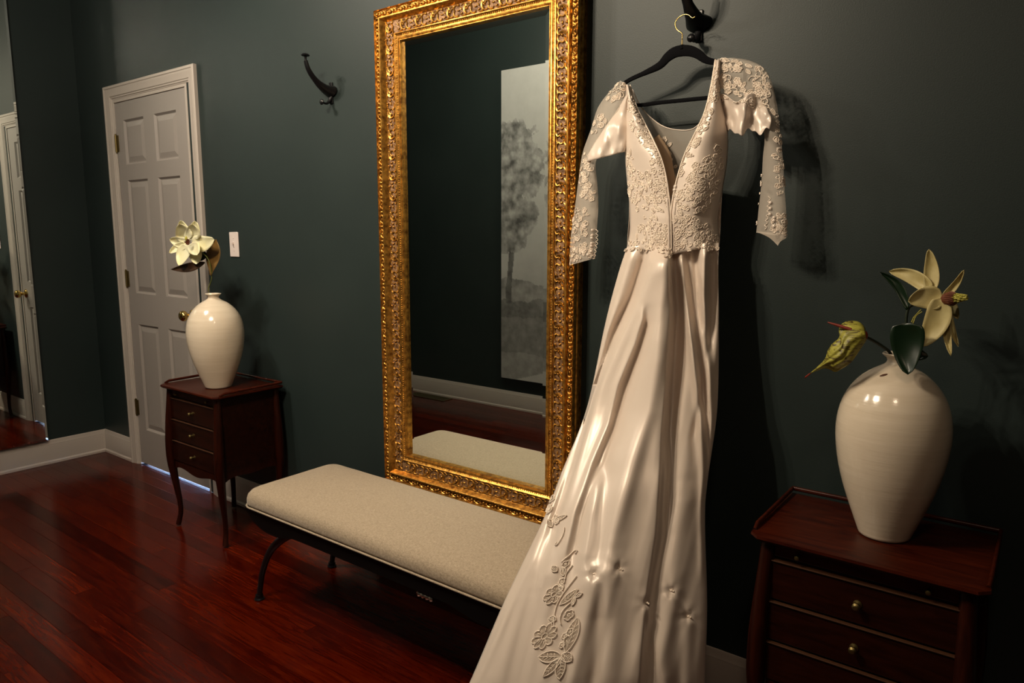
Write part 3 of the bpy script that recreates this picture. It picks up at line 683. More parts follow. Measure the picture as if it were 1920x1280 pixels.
# skirt -------------------------------------------------------------
Lp = [((1176, 462), -.155), ((1160, 510), -.165), ((1135, 605), -.20), ((1100, 765), -.285), ((1052, 887), -.40), ((1020, 970), -.485), ((945, 1128), -.615), ((880, 1280), -.71), ((800, 1450), -.80)]
Rp = [((1349, 455), -.125), ((1347, 505), -.13), ((1348, 605), -.145), ((1345, 765), -.185), ((1327, 900), -.24), ((1322, 975), -.275), ((1326, 1128), -.345), ((1323, 1240), -.395), ((1318, 1372), -.43)]
NR, NC = 170, 150
Lx = smoothpl([(*p, y) for p, y in Lp], NR); Rx = smoothpl([(*p, y) for p, y in Rp], NR)
ridges = [  # (polyline of (py, px)), amplitude, width left, width right
    ([(475, 1184), (605, 1144), (765, 1108), (887, 1064), (1000, 1016), (1280, 893)], .010, 8, 10),
    ([(480, 1209), (555, 1184), (628, 1149), (739, 1111), (860, 1076), (980, 1036)], -.020, 9, 6),
    ([(500, 1224), (560, 1202), (640, 1166), (720, 1134), (800, 1108), (900, 1076), (1000, 1048), (1100, 1018)], .016, 10, 22),
    ([(600, 1204), (644, 1191), (723, 1158), (795, 1141), (867, 1110), (960, 1078), (1040, 1060)], .012, 9, 6),
    ([(600, 1214), (650, 1200), (730, 1170), (800, 1151), (870, 1124), (960, 1092), (1040, 1076)], -.013, 8, 14),
    ([(480, 1244), (578, 1234), (677, 1226), (775, 1212), (880, 1182), (1000, 1150), (1100, 1130)], .030, 34, 24),
    ([(480, 1252), (578, 1257), (710, 1248), (808, 1239), (900, 1234), (1000, 1228), (1130, 1207), (1290, 1197)], .016, 24, 5),
    ([(475, 1264), (578, 1270), (710, 1262), (808, 1256), (900, 1255), (1000, 1250), (1130, 1226), (1290, 1214)], -.026, 7, 18),
    ([(480, 1276), (560, 1285), (644, 1297), (775, 1313), (880, 1319), (1040, 1318)], .017, 8, 7),
    ([(480, 1288), (560, 1297), (660, 1310), (800, 1326), (900, 1330)], -.012, 6, 8),
    ([(470, 1322), (520, 1320), (560, 1318), (620, 1320), (720, 1331), (860, 1336)], .018, 10, 8),
    ([(478, 1303), (530, 1307), (580, 1312), (630, 1320)], -.018, 8, 8),
    ([(478, 1338), (560, 1336), (640, 1330), (720, 1320), (820, 1300)], -.010, 7, 9),
    ([(1060, 1160), (1150, 1150), (1290, 1150)], .012, 22, 22),
    ([(1080, 1112), (1140, 1100), (1290, 1072)], .012, 14, 20),
    ([(1090, 1125), (1160, 1122), (1290, 1112)], -.010, 12, 12),
    ([(900, 1120), (980, 1104), (1060, 1092)], .014, 18, 12),
    ([(930, 1290), (1060, 1262), (1160, 1252), (1290, 1250)], .010, 18, 18),
    ([(1130, 1212), (1200, 1228), (1290, 1250)], .010, 8, 16),
    ([(1155, 1290), (1220, 1290), (1300, 1284)], .010, 12, 12),
    ([(1040, 1000), (1160, 955), (1290, 915)], .008, 26, 26),
    ([(1100, 1010), (1200, 985), (1300, 965)], -.006, 22, 22),
    ([(880, 1140), (960, 1130), (1050, 1125)], -.008, 12, 16),
]
puck = [(1113, 1077), (1160, 1065), (1211, 1130), (1257, 1108), (1289, 1155)]
rid = [(np.array(p, float), a, wl, wr) for p, a, wl, wr in ridges]
P = np.zeros((NR, NC, 3))
for i in range(NR):
    f = i/(NR-1); bul = .034+.045*min(1, f*1.5)
    for j in range(NC):
        s_ = j/(NC-1); q = Lx[i]*(1-s_)+Rx[i]*s_; x, yy = q[0], q[1]; dep = q[2]-bul*math.sin(PI*s_)**.75*(1 if True else 1)
        fade = min(1, s_/.03)*min(1, (1-s_)/.03)
        for pl, a, wl, wr in rid:
            if yy < pl[0, 0]-30 or yy > pl[-1, 0]+60: continue
            d_ = x-np.interp(yy, pl[:, 0], pl[:, 1]); wd = wl if d_ < 0 else wr
            e = min(1, (yy-pl[0, 0]+30)/40)*min(1, (pl[-1, 0]+60-yy)/80)
            if abs(d_) < 3.2*wd: dep -= a*(1.3-.75*min(1, max(0, (yy-640)/360)))*e*math.exp(-(d_/wd)**2)*fade
        for cx, cyy in puck:
            d2 = (x-cx)**2+(yy-cyy)**2
            if d2 < 3000:
                dep += .009*math.exp(-d2/60)*fade
                an = math.atan2(yy-cyy, x-cx); dep -= .0013*math.cos(5*an+cx)*math.exp(-d2/500)*fade
        dep -= (.004*noise.noise(Vector((x*.018, yy*.006, 1.3)))+.0032*noise.noise(Vector((x*.045+yy*.012, yy*.0035, 4.1))))*fade
        p = at(x, yy, dep)
        if p[2] < .012: p = np.array([p[0], p[1], .012])
        P[i, j] = p
skirtS = Surf(P)
full = []
for i in range(NR):
    a = P[i, -1]; c = P[i, 0]; z = (a[2]*.5+c[2]*.5); f = i/(NR-1)
    xb = min(-.915, -.94) if c[2] < .62 else c[0]+.02
    xb = -.94+.0 if c[2] > .8 else -.935
    yb_ = -.075; back = []
    for k, (X_, Y_) in enumerate(((a[0]-.014, a[1]+.02), (a[0]-.012-.45*max(0, yb_-a[1]), yb_), (a[0]-.06-.45*max(0, yb_-a[1]), yb_-.006), (xb+.02, yb_), (xb-.002, yb_-.03))):
        back.append((X_, min(Y_, -.06), a[2]+(c[2]-a[2])*(k+1)/7))
    if c[1] < -.2:
        tt = min(1, max(0, (.60-c[2])/.11)); yz = (c[1]*.55-.03)*(1-tt)+max(c[1]+.02, -.585)*tt
        back.append((xb+.002, yz, c[2])); back.append((c[0]+.045, c[1]+.004, c[2]))
    else:
        back.append((xb-.004, -.12, c[2])); back.append((c[0]+.006, c[1]+.018, c[2]))
    full.append(np.vstack([P[i], np.array(back)]))
b = MB().grid(np.array(full), closev=True)
b.build('skirt', SATIN, dress, smooth=True, angle=180)

# bodice ------------------------------------------------------------
def satwav(amp, seed):
    return lambda u, s_, p: amp*noise.noise(Vector((p[0]*.03+seed, p[1]*.012, seed)))
fbL_A = [(1173, 158), (1173, 200), (1173, 240), (1172, 283), (1175, 330), (1180, 380), (1181, 430), (1176, 462)]
fbL_B = [(1180, 160), (1192, 200), (1208, 232), (1224, 263), (1240, 300), (1251, 345), (1257, 400), (1259, 478)]
PL = sheet(fbL_A, fbL_B, 60, 26, [HY-.012, HY-.03, HY-.035, HY-.03, HY-.035, HY-.04], [HY-.014, HY-.05, HY-.075, HY-.09, HY-.095, HY-.09], .028, .8, satwav(.010, 2.1))
fbR_A = [(1343, 112), (1334, 165), (1322, 212), (1302, 255), (1284, 292), (1268, 345), (1259, 400), (1258, 478)]
fbR_B = [(1352, 112), (1350, 165), (1360, 222), (1365, 255), (1363, 305), (1354, 360), (1347, 410), (1349, 458)]
PR = sheet(fbR_A, fbR_B, 60, 26, [HY-.014, HY-.05, HY-.072, HY-.085, HY-.09, HY-.088], [HY-.012, HY-.02, HY-.022, HY-.018, HY-.018, HY-.020], .030, .8, satwav(.010, 5.1))
MB().grid(PL).build('bodice_front', SATIN, dress, smooth=True, angle=180, solid=.0012)
MB().grid(PR).build('bodice_front', SATIN, dress, smooth=True, angle=180, solid=.0012)
SL, SR = Surf(PL), Surf(PR)
# sides and back of the bodice
bkA = [(1176, 250), (1177, 300), (1180, 380), (1179, 462)]; bkB = [(1360, 250), (1362, 300), (1352, 380), (1346, 458)]
PB = sheet(bkA, bkB, 26, 24, HY+.0, HY+.0, -.030, .8)
MB().grid(PB[9:]).build('bodice_back', SATIN, dress, smooth=True, angle=180, solid=.0012)
for A_, B_, ya, yb2 in ((fbL_A[3:], bkA, [HY-.03, HY-.04], HY), (fbR_B[3:], bkB, [HY-.02, HY-.02], HY)):
    MB().grid(sheet([A_[0], A_[2], A_[-1]], [B_[0], B_[2], B_[-1]], 20, 5, ya, yb2)).build('bodice_side', SATIN, dress, smooth=True, angle=180, solid=.001)
yk = sheet([(1186, 168), (1200, 197), (1222, 222), (1252, 240), (1295, 243), (1318, 222), (1334, 180), (1345, 125)], [(1179, 260), (1195, 300), (1215, 330), (1240, 345), (1270, 350), (1300, 340), (1335, 310), (1360, 260)], 40, 10, HY+.012, HY+.020, 0)
MB().grid(yk).build('sheer_back_yoke', SHEER, dress, smooth=True, angle=180)
MB().tube(yk[:, 0], .0016, 6).build('yoke_hem', SATIN, dress, smooth=True, angle=180)
YK = Surf(yk)
# tan inner lining with scalloped edge, left inside of the neckline
lin = sheet([(1222, 262), (1238, 300), (1250, 340), (1256, 372)], [(1236, 252), (1256, 285), (1263, 318), (1269, 350)], 24, 8, HY-.012, HY-.004, .004)
LINING = mat('lining_satin', (.62, .43, .27), .5)
MB().grid(lin).build('lining', LINING, dress, smooth=True, angle=180, solid=.001)
# sleeves -----------------------------------------------------------
def tubesleeve(name, A, B, n, yc, thick, m, m2=14, jag=0.0):
    A_ = smoothpl(A, n); B_ = smoothpl(B, n); rings = []
    ycs = np.interp(np.linspace(0, 1, n), np.linspace(0, 1, len(yc)), yc)
    for i in range(n):
        ring = []
        for k in range(m2):
            a = 2*PI*k/m2; s_ = .5-.5*math.cos(a); q = A_[i]*(1-s_)+B_[i]*s_; dy = -math.sin(a)*thick
            if i == n-1 and jag: q = q+np.array((0, jag*math.sin(a*3)))
            ring.append(at(q[0], q[1], ycs[i]+dy))
        rings.append(ring)
    rings = np.array(rings); b = MB().grid(rings, closev=True); b.build(name, m, dress, smooth=True, angle=180)
    return Surf(rings[:, :m2//2+1][:, :, :])
sl1A = [(1163, 151), (1140, 175), (1121, 202), (1108, 242), (1092, 288), (1085, 335), (1077, 395), (1070, 445), (1068, 497)]
sl1B = [(1175, 158), (1172, 190), (1163, 222), (1140, 260), (1118, 302), (1120, 345), (1122, 385), (1119, 432), (1116, 484)]
S1 = tubesleeve('sleeve', sl1A, sl1B, 70, [HY-.012, HY-.02, HY-.03, HY-.035, HY-.035], .022, SHEER, 22)
sl2A = [(1345, 110), (1342, 142), (1350, 180), (1395, 215), (1431, 246), (1430, 300), (1427, 350), (1422, 395), (1418, 436)]
sl2B = [(1377, 108), (1408, 114), (1436, 131), (1452, 172), (1462, 235), (1468, 300), (1471, 350), (1474, 395), (1476, 444)]
S2 = tubesleeve('sleeve', sl2A, sl2B, 70, [HY-.012, HY-.02, HY-.025, HY-.025, HY-.025], .020, SHEER, 22)
# cuff points
MB().grid(sheet([(1418, 434), (1440, 444), (1450, 452), (1458, 460)], [(1476, 438), (1474, 446), (1464, 452), (1458, 461)], 10, 8, HY-.012, HY-.012)).build('cuff_point', NETFILL, dress, smooth=True, angle=180)
# satin linings of the upper sleeves
def crink(seed, amp): return lambda u, s_, p: amp*(noise.noise(Vector((p[0]*.045+seed, p[1]*.02+p[0]*.02, seed)))+.5*noise.noise(Vector((p[0]*.09, p[1]*.04, seed+2))))
q1 = sheet([(1174, 178), (1152, 214), (1128, 248), (1106, 283), (1100, 303)], [(1181, 178), (1180, 215), (1177, 245), (1176, 268), (1173, 284)], 36, 26, [HY-.03, HY-.050, HY-.055], [HY-.03, HY-.04, HY-.04], .016, 1, crink(1.7, .016))
MB().grid(q1).build('sleeve_lining', SATIN, dress, smooth=True, angle=180, solid=.001)
q2 = sheet([(1340, 184), (1352, 212), (1358, 232), (1364, 250)], [(1428, 182), (1440, 205), (1446, 224), (1443, 245)], 36, 34, [HY-.028, HY-.03], [HY-.035, HY-.045], .024, .8, crink(7.7, .024))
for i in range(36):
    for j in range(34): q2[i, j, 2] += (i/35)**3*.007*(math.sin(j*.42+.5)+.5*math.sin(j*.9)); q2[35-i, j, 2] += (i/35)**3*.010*math.sin(j*.3)
MB().grid(q2).build('sleeve_lining', SATIN, dress, smooth=True, angle=180, solid=.001)
Q1, Q2 = Surf(q1), Surf(q2)

# lace ---------------------------------------------------------------
def inpoly(x, y, poly):
    c = False; n = len(poly)
    for i in range(n):
        (x1, y1), (x2, y2) = poly[i], poly[(i+1) % n]
        if (y1 > y) != (y2 > y) and x < (x2-x1)*(y-y1)/(y2-y1)+x1: c = not c
    return c
def lacefield(name, sf, poly, step, r, cr=.0011, fill=True, lift=.0014, seed=0):
    random.seed(seed); b = MB(); bf = MB(); xs_ = [p[0] for p in poly]; ys_ = [p[1] for p in poly]; y = min(ys_)
    row = 0
    while y < max(ys_):
        x = min(xs_)+(row % 2)*step/2
        while x < max(xs_):
            X_ = x+random.uniform(-.3, .3)*step; Y_ = y+random.uniform(-.3, .3)*step
            if inpoly(X_, Y_, poly):
                u, v_, d_ = sf.find(X_, Y_)
                if d_ < 9: stitch(b, bf if fill else None, sf, u, v_, rnd_motif(r*random.uniform(.75, 1.1)), cr, lift)
            x += step
        y += step*.86; row += 1
    o = b.build(name, LACE, dress, smooth=True, angle=180, recalc=False)
    o['kind'] = 'stuff'
    if fill and bf.f: bf.build('lace_net', NETFILL, o, smooth=False, recalc=False)
    return o
# left front panel
lacefield('lace_applique', SL, [(1176, 165), (1184, 165), (1206, 225), (1236, 285), (1252, 340), (1244, 350), (1222, 310), (1202, 270), (1184, 240), (1178, 200)], 9, .0105, seed=1)
lacefield('lace_applique', SL, [(1174, 288), (1186, 290), (1200, 330), (1226, 318), (1250, 355), (1256, 400), (1240, 402), (1222, 396), (1188, 388), (1180, 360)], 9, .011, seed=2)
lacefield('lace_applique', SL, [(1200, 405), (1225, 402), (1254, 420), (1258, 490), (1240, 470), (1205, 462), (1178, 460), (1176, 445), (1200, 440)], 9, .010, seed=3)
# right front panel
lacefield('lace_applique', SR, [(1340, 118), (1350, 118), (1350, 165), (1345, 185), (1336, 210), (1326, 245), (1308, 275), (1290, 300), (1276, 330), (1268, 345), (1268, 335), (1284, 292), (1306, 248), (1324, 210), (1334, 165)], 8.5, .0105, seed=4)
lacefield('lace_applique', SR, [(1345, 275), (1356, 285), (1352, 320), (1346, 345), (1326, 390), (1300, 398), (1264, 398), (1266, 362), (1290, 345), (1302, 310), (1325, 300)], 9, .011, seed=5)
lacefield('lace_applique', SR, [(1262, 412), (1290, 402), (1318, 404), (1322, 425), (1344, 442), (1348, 460), (1320, 458), (1290, 465), (1264, 470)], 9, .010, seed=6)
# waist edging hanging over the skirt
lacefield('lace_edging', skirtS, [(1176, 462), (1200, 464), (1240, 466), (1254, 470), (1256, 492), (1246, 482), (1230, 472), (1200, 470), (1178, 468)], 6, .008, seed=7, lift=.004)
lacefield('lace_edging', skirtS, [(1262, 466), (1300, 462), (1348, 458), (1348, 466), (1310, 466), (1285, 472), (1264, 474)], 6, .008, seed=8, lift=.004)
# sleeves
lacefield('lace_applique', S1, [(1160, 156), (1172, 160), (1170, 178), (1156, 190), (1142, 190), (1135, 184)], 8, .010, seed=9)
lacefield('lace_applique', S1, [(1122, 205), (1130, 212), (1136, 230), (1122, 250), (1108, 268), (1112, 235)], 8, .0095, seed=10)
lacefield('lace_applique', S1, [(1096, 285), (1112, 290), (1106, 330), (1110, 372), (1098, 385), (1088, 372), (1086, 330)], 8, .010, seed=11)
lacefield('lace_applique', S1, [(1078, 388), (1092, 388), (1104, 400), (1104, 430), (1090, 450), (1076, 450), (1074, 420)], 9, .011, seed=12)
lacefield('lace_applique', S1, [(1072, 458), (1112, 455), (1116, 484), (1090, 488), (1070, 496)], 6.5, .0085, seed=13)
lacefield('lace_applique', S2, [(1352, 112), (1376, 110), (1386, 118), (1390, 130), (1378, 136), (1362, 128), (1352, 125)], 7.5, .010, seed=14)
lacefield('lace_applique', S2, [(1408, 120), (1428, 128), (1440, 150), (1446, 190), (1430, 190), (1412, 170), (1408, 150)], 8, .011, seed=15)
lacefield('lace_applique', Q2, [(1346, 184), (1380, 184), (1412, 186), (1418, 200), (1400, 194), (1370, 190), (1350, 192)], 8, .010, seed=16)
lacefield('lace_applique', S2, [(1350, 148), (1372, 148), (1400, 160), (1412, 178), (1406, 184), (1384, 176), (1362, 172), (1350, 168)], 7.5, .0105, seed=17)
lacefield('lace_applique', S2, [(1426, 195), (1446, 200), (1444, 222), (1432, 220)], 7.5, .0095, seed=18)
lacefield('lace_applique', S2, [(1456, 200), (1464, 250), (1470, 320), (1472, 365), (1460, 372), (1456, 320), (1454, 260)], 8, .0085, seed=19)
lacefield('lace_applique', S2, [(1452, 402), (1474, 402), (1476, 440), (1456, 440), (1450, 420)], 6.5, .0085, seed=20)
lacefield('lace_edging', S2, [(1426, 300), (1431, 300), (1428, 350), (1423, 400), (1418, 436), (1416, 436), (1420, 380)], 9, .005, seed=21)
lacefield('lace_applique', YK, [(1228, 262), (1240, 256), (1262, 290), (1268, 330), (1256, 330), (1246, 300)], 8, .009, seed=22)
# neckline cords and back placket
def cordon(name, sf, uv, r, m=LACE, lift=.002):
    pts = [sf.ev(u, v_)[0]+sf.ev(u, v_)[1]*lift for u, v_ in uv]; MB().tube(pts, r, 6).build(name, m, dress, smooth=True, angle=180)
cordon('neck_binding', SL, [(u, 25) for u in np.linspace(0, 59, 50)], .0022)
cordon('neck_binding', SR, [(u, 0) for u in np.linspace(0, 59, 50)], .0022)
cordon('placket_fold', SL, [(u, 23.8) for u in np.linspace(40, 59, 20)], .0035, SATIN, .001)
cordon('placket_fold', SR, [(u, 1.6) for u in np.linspace(40, 59, 20)], .0030, SATIN, .0)
def button(sf, px, py, r=.0046, name='button'):
    u, v_, d_ = sf.find(px, py); p, n = sf.ev(u, v_); x = np.cross((0, 0, 1), n); x /= np.linalg.norm(x); rot = np.stack([x, np.cross(n, x), n], 1)
    MB().ell(p+n*.002, r, r, r*.6, 10, 6, rot).build(name, SATIN, dress, smooth=True, angle=180)
for q in ((1110, 432), (1110, 440), (1109, 448), (1108, 456), (1107, 463), (1106, 470), (1105, 477)): button(S1, *q)
for q in ((1448, 381), (1447, 391), (1447, 399), (1449, 407), (1452, 416), (1455, 424)): button(S2, *q)
for q in ((1263, 349), (1266, 356)): button(SR, *q, r=.0055)
def loops(sf, pts, n, r):
    A_ = resample(np.array(pts, float), n*8); q = []
    for k, (x, y) in enumerate(A_): q.append(at(x+r*abs(math.sin(PI*k/8))*1.0, y, HY-.045))
    return q
MB().tube(loops(None, [(1117, 430), (1117, 455), (1112, 482)], 7, 4), .0010, 5).build('button_loops', LACE, dress, smooth=True, angle=180)
MB().tube(loops(None, [(1440, 368), (1438, 395), (1432, 430)], 7, 5), .0010, 5).build('button_loops', LACE, dress, smooth=True, angle=180)
MB().tube([at(1255, 480, HY-.12), at(1256, 490, HY-.125), at(1258, 497, HY-.125)], [.003, .002, .001], 6).build('lace_tail', LACE, dress, smooth=True, angle=180)
# bustle buttons on the train
for cx, cyy in puck:
    u, v_, d_ = skirtS.find(cx, cyy); p, n = skirtS.ev(u, v_); b = MB()
    for k in range(-2, 3): b.ell(p+n*.002+np.array((.0035*k, 0, .0012*(k % 2))), .0026, .0026, .0026, 6, 4)
    b.build('bustle_loop', LACE, dress, smooth=True, angle=180)
# embroidered sprays on the train (coordinates follow the photo)
def px2m(px_, sf, u, v_):
    return px_*.00135
def spray(items, name):
    b, bf = MB(), MB()
    for kind, x, y, *a in items:
        u, v_, d_ = skirtS.find(x, y)
        if kind == 'F': mot = m_flower(a[0]*.0013, a[1], .3)+[(False, [(q*math.cos(t_), q*math.sin(t_)) for q in (a[0]*.0005, a[0]*.00095)], .5, False) for t_ in np.linspace(0, 2*PI, 15)[:-1]]
        if kind == 'L': mot = m_leaf(a[0]*.0013, a[1]*.0013, math.radians(a[2])); mot += [(False, [(a[0]*.0013*q*math.cos(math.radians(a[2])), a[0]*.0013*q*math.sin(math.radians(a[2]))), (a[0]*.0013*(q+.12)*math.cos(math.radians(a[2]))-sgn*a[1]*.0008*math.sin(math.radians(a[2])), a[0]*.0013*(q+.12)*math.sin(math.radians(a[2]))+sgn*a[1]*.0008*math.cos(math.radians(a[2])))], .5, False) for q in (.25, .4, .55, .7) for sgn in (-1, 1)]
        if kind == 'D': mot = m_flower(a[0]*.0018, 5, .4)[:2]
        if kind == 'C':
            mot = [(False, [((px_-x)*.0013, -(py_-y)*.0013) for px_, py_ in smoothpl(a[0], 14)], 1.0, False)]
        stitch(b, bf, skirtS, u, v_, mot, .0015, .0026)
    o = b.build(name, LACE, dress, smooth=True, angle=180, recalc=False); bf.build('organza_inset', ORGANZA, o, recalc=False)
spray([('F', 1022, 1192, 23, 9), ('F', 1038, 1116, 18, 7), ('L', 1062, 1226, 62, 13, 85), ('L', 1054, 1228, 48, 10, 172), ('L', 1054, 1232, 40, 9, 232), ('L', 1054, 1232, 42, 9, 282), ('L', 1056, 1226, 28, 8, 325),
       ('L', 1050, 1132, 40, 7, 38), ('L', 1044, 1160, 20, 6, 165), ('L', 1056, 1104, 18, 5, 130), ('L', 1058, 1078, 20, 5, 118), ('L', 1044, 1072, 18, 5, 140), ('L', 1078, 1118, 14, 4, 20), ('L', 1078, 1120, 16, 4, 265), ('D', 1066, 1153, 7), ('D', 1054, 1090, 5), ('D', 1060, 1056, 5), ('D', 1058, 1192, 4), ('D', 1068, 1186, 5), ('D', 1055, 1210, 4),
       ('C', 1053, 1055, [(1053, 1055), (1062, 1044), (1075, 1036), (1080, 1038), (1077, 1043)]), ('C', 1065, 1080, [(1068, 1062), (1061, 1075), (1063, 1088)]), ('C', 1050, 1130, [(1072, 1085), (1056, 1110), (1047, 1135), (1050, 1160), (1057, 1178)]), ('C', 1056, 1150, [(1066, 1133), (1055, 1145), (1054, 1160), (1060, 1172)])], 'embroidered_spray')
spray([('F', 1030, 952, 9, 6), ('L', 1036, 976, 36, 5, 14), ('L', 1042, 978, 24, 5, 350), ('L', 1028, 972, 26, 6, 315), ('L', 1026, 962, 18, 5, 60), ('D', 1040, 972, 6), ('D', 1034, 938, 6), ('C', 1048, 1010, [(1050, 985), (1054, 1000), (1050, 1018), (1044, 1020), (1046, 1014)])], 'embroidered_spray')

# ------------------------------------------------------------------ hanger
t = thing('clothes_hanger', (-.84, HY, 1.84), 'black velvet clothes hanger with a brass wire hook, carrying the wedding dress', 'hanger')
def strip(cpts, hs, n, yy, th):
    C_ = smoothpl(cpts, n); hs = np.interp(np.linspace(0, 1, n), np.linspace(0, 1, len(hs)), hs); P3 = np.array([at(x, y, yy) for x, y in C_]); T_ = np.gradient(P3, axis=0); R = []
    for p, d_, h in zip(P3, T_, hs):
        d_ /= np.linalg.norm(d_); up = np.cross(d_, (0, 1, 0)); up = up/np.linalg.norm(up)
        R.append([p+up*h*c_+np.array((0, th*s_, 0)) for c_, s_ in ((1, .4), (.8, 1), (-.8, 1), (-1, .4), (-1, -.4), (-.8, -1), (.8, -1), (1, -.4))])
    b = MB().grid(R, closev=True, flip=True); b.f.append(tuple(range(8))); n_ = len(b.v); b.f.append(tuple(range(n_-1, n_-9, -1))); b.mi += [0, 0]; return b
b = strip([(1160, 165), (1180, 150), (1215, 134), (1238, 122), (1252, 107), (1268, 97), (1290, 95), (1308, 101), (1325, 113), (1348, 117), (1375, 119), (1398, 130)], [.006, .0055, .006, .0085, .0115, .0145, .0145, .0120, .0085, .0060, .0058, .006], 44, HY, .0035)
b.build('shoulder_arm', VELVET, t, smooth=True, angle=60)
strip([(1178, 184), (1192, 197), (1240, 192), (1290, 187), (1345, 181), (1378, 172)], [.004, .0052, .0052, .0052, .0052, .004], 24, HY, .003).build('trouser_bar', VELVET, t, smooth=True, angle=60)
for q in ([(1162, 165), (1166, 176), (1180, 186)], [(1398, 130), (1394, 156), (1376, 173)]): strip(q, [.005, .004, .004], 8, HY, .003).build('end_curve', VELVET, t, smooth=True, angle=60)
hk = smoothpl([(1279, 90), (1279, 74), (1279, 63), (1270, 56), (1266, 46), (1269, 37), (1277, 30), (1287, 27), (1294, 30), (1298, 34), (1304, 31)], 40)
MB().tube([at(x, y, HY) for x, y in hk], .0016, 8).build('wire_hook', BRASS, t, smooth=True, angle=180)
MB().tube([at(1279, 92, HY), at(1279, 84, HY)], [.006, .0045], 10).build('collar', VELVET, t, smooth=True)

# ------------------------------------------------------------------ flowers
def petal(b, base, tip, width, y0, y1, bul=.006, bend=0.0, blunt=.55, nu=12, nv=7, pw=.55):
    A = np.array(base, float); B = np.array(tip, float); d_ = B-A; n = np.array((-d_[1], d_[0]))/(np.linalg.norm(d_)+1e-9); P = np.zeros((nu, nv, 3))
    for i in range(nu):
        u = i/(nu-1); w_ = width/2*(math.sin(PI*min(1, u**blunt*.97+.03))**pw) if u < 1 else 0.001; w_ = max(w_, width*.07*(1-u)+.05)
        c = A+d_*u+n*bend*math.sin(PI*u)
        for j in range(nv):
            s_ = 2*j/(nv-1)-1; y = y0+(y1-y0)*u+bul*(s_*s_)*math.sin(PI*u)*-1+bul*1.2*math.sin(PI*u)
            y += .0015*math.sin(9*u+3*s_)
            p = c+n*w_*s_; P[i, j] = at(p[0], p[1], y)
    b.grid(P); return b
FY = -.22
t = thing('magnolia_stem', at(400, 545, -.212), 'open cream magnolia on a thin stem in the left vase, before the white door', 'flower')
for base, tip, w_, y0, y1, bend in [((352, 448), (338, 413), 25, FY-.01, FY-.02, -2), ((358, 448), (366, 414), 25, FY-.005, FY-.015, 2), ((350, 452), (335, 420), 32, FY-.02, FY-.055, 0), ((358, 450), (360, 420), 30, FY-.02, FY-.05, 2),
        ((350, 457), (318, 448), 22, FY-.02, FY-.045, -1), ((349, 458), (317, 474), 17, FY-.02, FY-.05, 2), ((352, 459), (335, 498), 26, FY-.025, FY-.06, 2), ((366, 470), (368, 495), 24, FY-.02, FY-.03, 0),
        ((358, 456), (370, 478), 26, FY-.03, FY-.07, 0), ((360, 456), (402, 449), 32, FY-.025, FY-.03, 4)]:
    petal(MB(), base, tip, w_, y0, y1, .010, bend, .60).build('petal', PETAL, t, smooth=True, angle=180, solid=.0012)
p = at(355, 452, FY-.05); b = MB()
for k in range(26):
    a = k*2.4; r = .011*math.sqrt(k/26); q = p+np.array((r*math.cos(a), -.004, r*math.sin(a)-.003)); b.tube([q, q+np.array((r*.4*math.cos(a), -.010, r*.4*math.sin(a)))], [.0022, .001], 5)
b.build('stamens', STAMEN, t, smooth=True); MB().ell(at(349, 447, FY-.062), .006, .006, .011, 8, 6).build('pistil', PISTIL, t, smooth=True, angle=180)
petal(MB(), (384, 492), (320, 505), 17, FY-.01, FY-.05, .006, -3, .9, pw=.9).build('leaf', mat('bronze_leaf', (.04, .018, .008), .4), t, smooth=True, angle=180, solid=.001)
petal(MB(), (395, 516), (405, 448), 27, FY, FY+.02, .008, -1, 1.25, pw=1.0).build('leaf', LEAFB, t, smooth=True, angle=180, solid=.001)
petal(MB(), (372, 478), (388, 478), 22, FY-.01, FY-.0, .004, 0, .6).build('leaf', LEAF, t, smooth=True, angle=180, solid=.001)
st = smoothpl([(392, 548), (391, 540), (394, 532), (397, 520), (395, 500), (388, 482), (372, 468), (358, 456)], 26)
yv = np.interp(np.linspace(0, 1, 26), [0, .2, 1], [-.212, -.212, FY-.02])
MB().tube([at(x, y, q) for (x, y), q in zip(st, yv)], .0022, 8).build('stem', STEMM, t, smooth=True, angle=180)

GY = -.21
t = thing('magnolia_stem', at(1678, 668, VY), 'large pale magnolia seen from behind in the right vase, with dark green leaves', 'flower')
for base, tip, w_, y0, y1, bend, m in [((1748, 545), (1667, 508), 30, GY+.02, GY+.04, 8, PETAL2), ((1745, 545), (1742, 467), 30, GY+.02, GY+.03, 3, PETAL2), ((1768, 558), (1808, 506), 15, GY+.01, GY-.02, 4, PETAL2),
        ((1768, 560), (1703, 564), 44, GY-.01, GY-.03, 4, PETAL2), ((1768, 562), (1728, 650), 50, GY-.015, GY-.03, -6, PETAL2), ((1772, 566), (1783, 667), 19, GY+.0, GY-.02, 3, PETAL2), ((1774, 566), (1797, 650), 15, GY+.01, GY+.0, 3, PETAL2), ((1776, 562), (1796, 598), 20, GY+.02, GY+.01, -2, PETAL2)]:
    petal(MB(), base, tip, w_, y0, y1, .009, bend, .62, 16, 9).build('petal', m, t, smooth=True, angle=180, solid=.0012)
b = MB(); c0 = at(1768, 561, GY-.005); c1 = at(1815, 557, GY-.03); ax = (c1-c0)/np.linalg.norm(c1-c0); e1 = np.cross(ax, (0, 0, 1)); e1 /= np.linalg.norm(e1); e2 = np.cross(ax, e1); Ld = np.linalg.norm(c1-c0)
MB().tube([c0, c0+ax*Ld*.15, c0+ax*Ld*.3, c0+ax*Ld*.42], [.008, .013, .013, .009], 12).build('receptacle', STAMEN, t, smooth=True, angle=180)
for k in range(46):
    a = k*2.4; f = k/46; q = c0+ax*Ld*(.2+.62*f); r = .0125*(1-.6*f); dr_ = math.cos(a)*e1+math.sin(a)*e2
    b.tube([q+dr_*r*.5, q+dr_*r+ax*.006, q+dr_*(r*.9)+ax*.011], [.0016, .0014, .0006], 5)
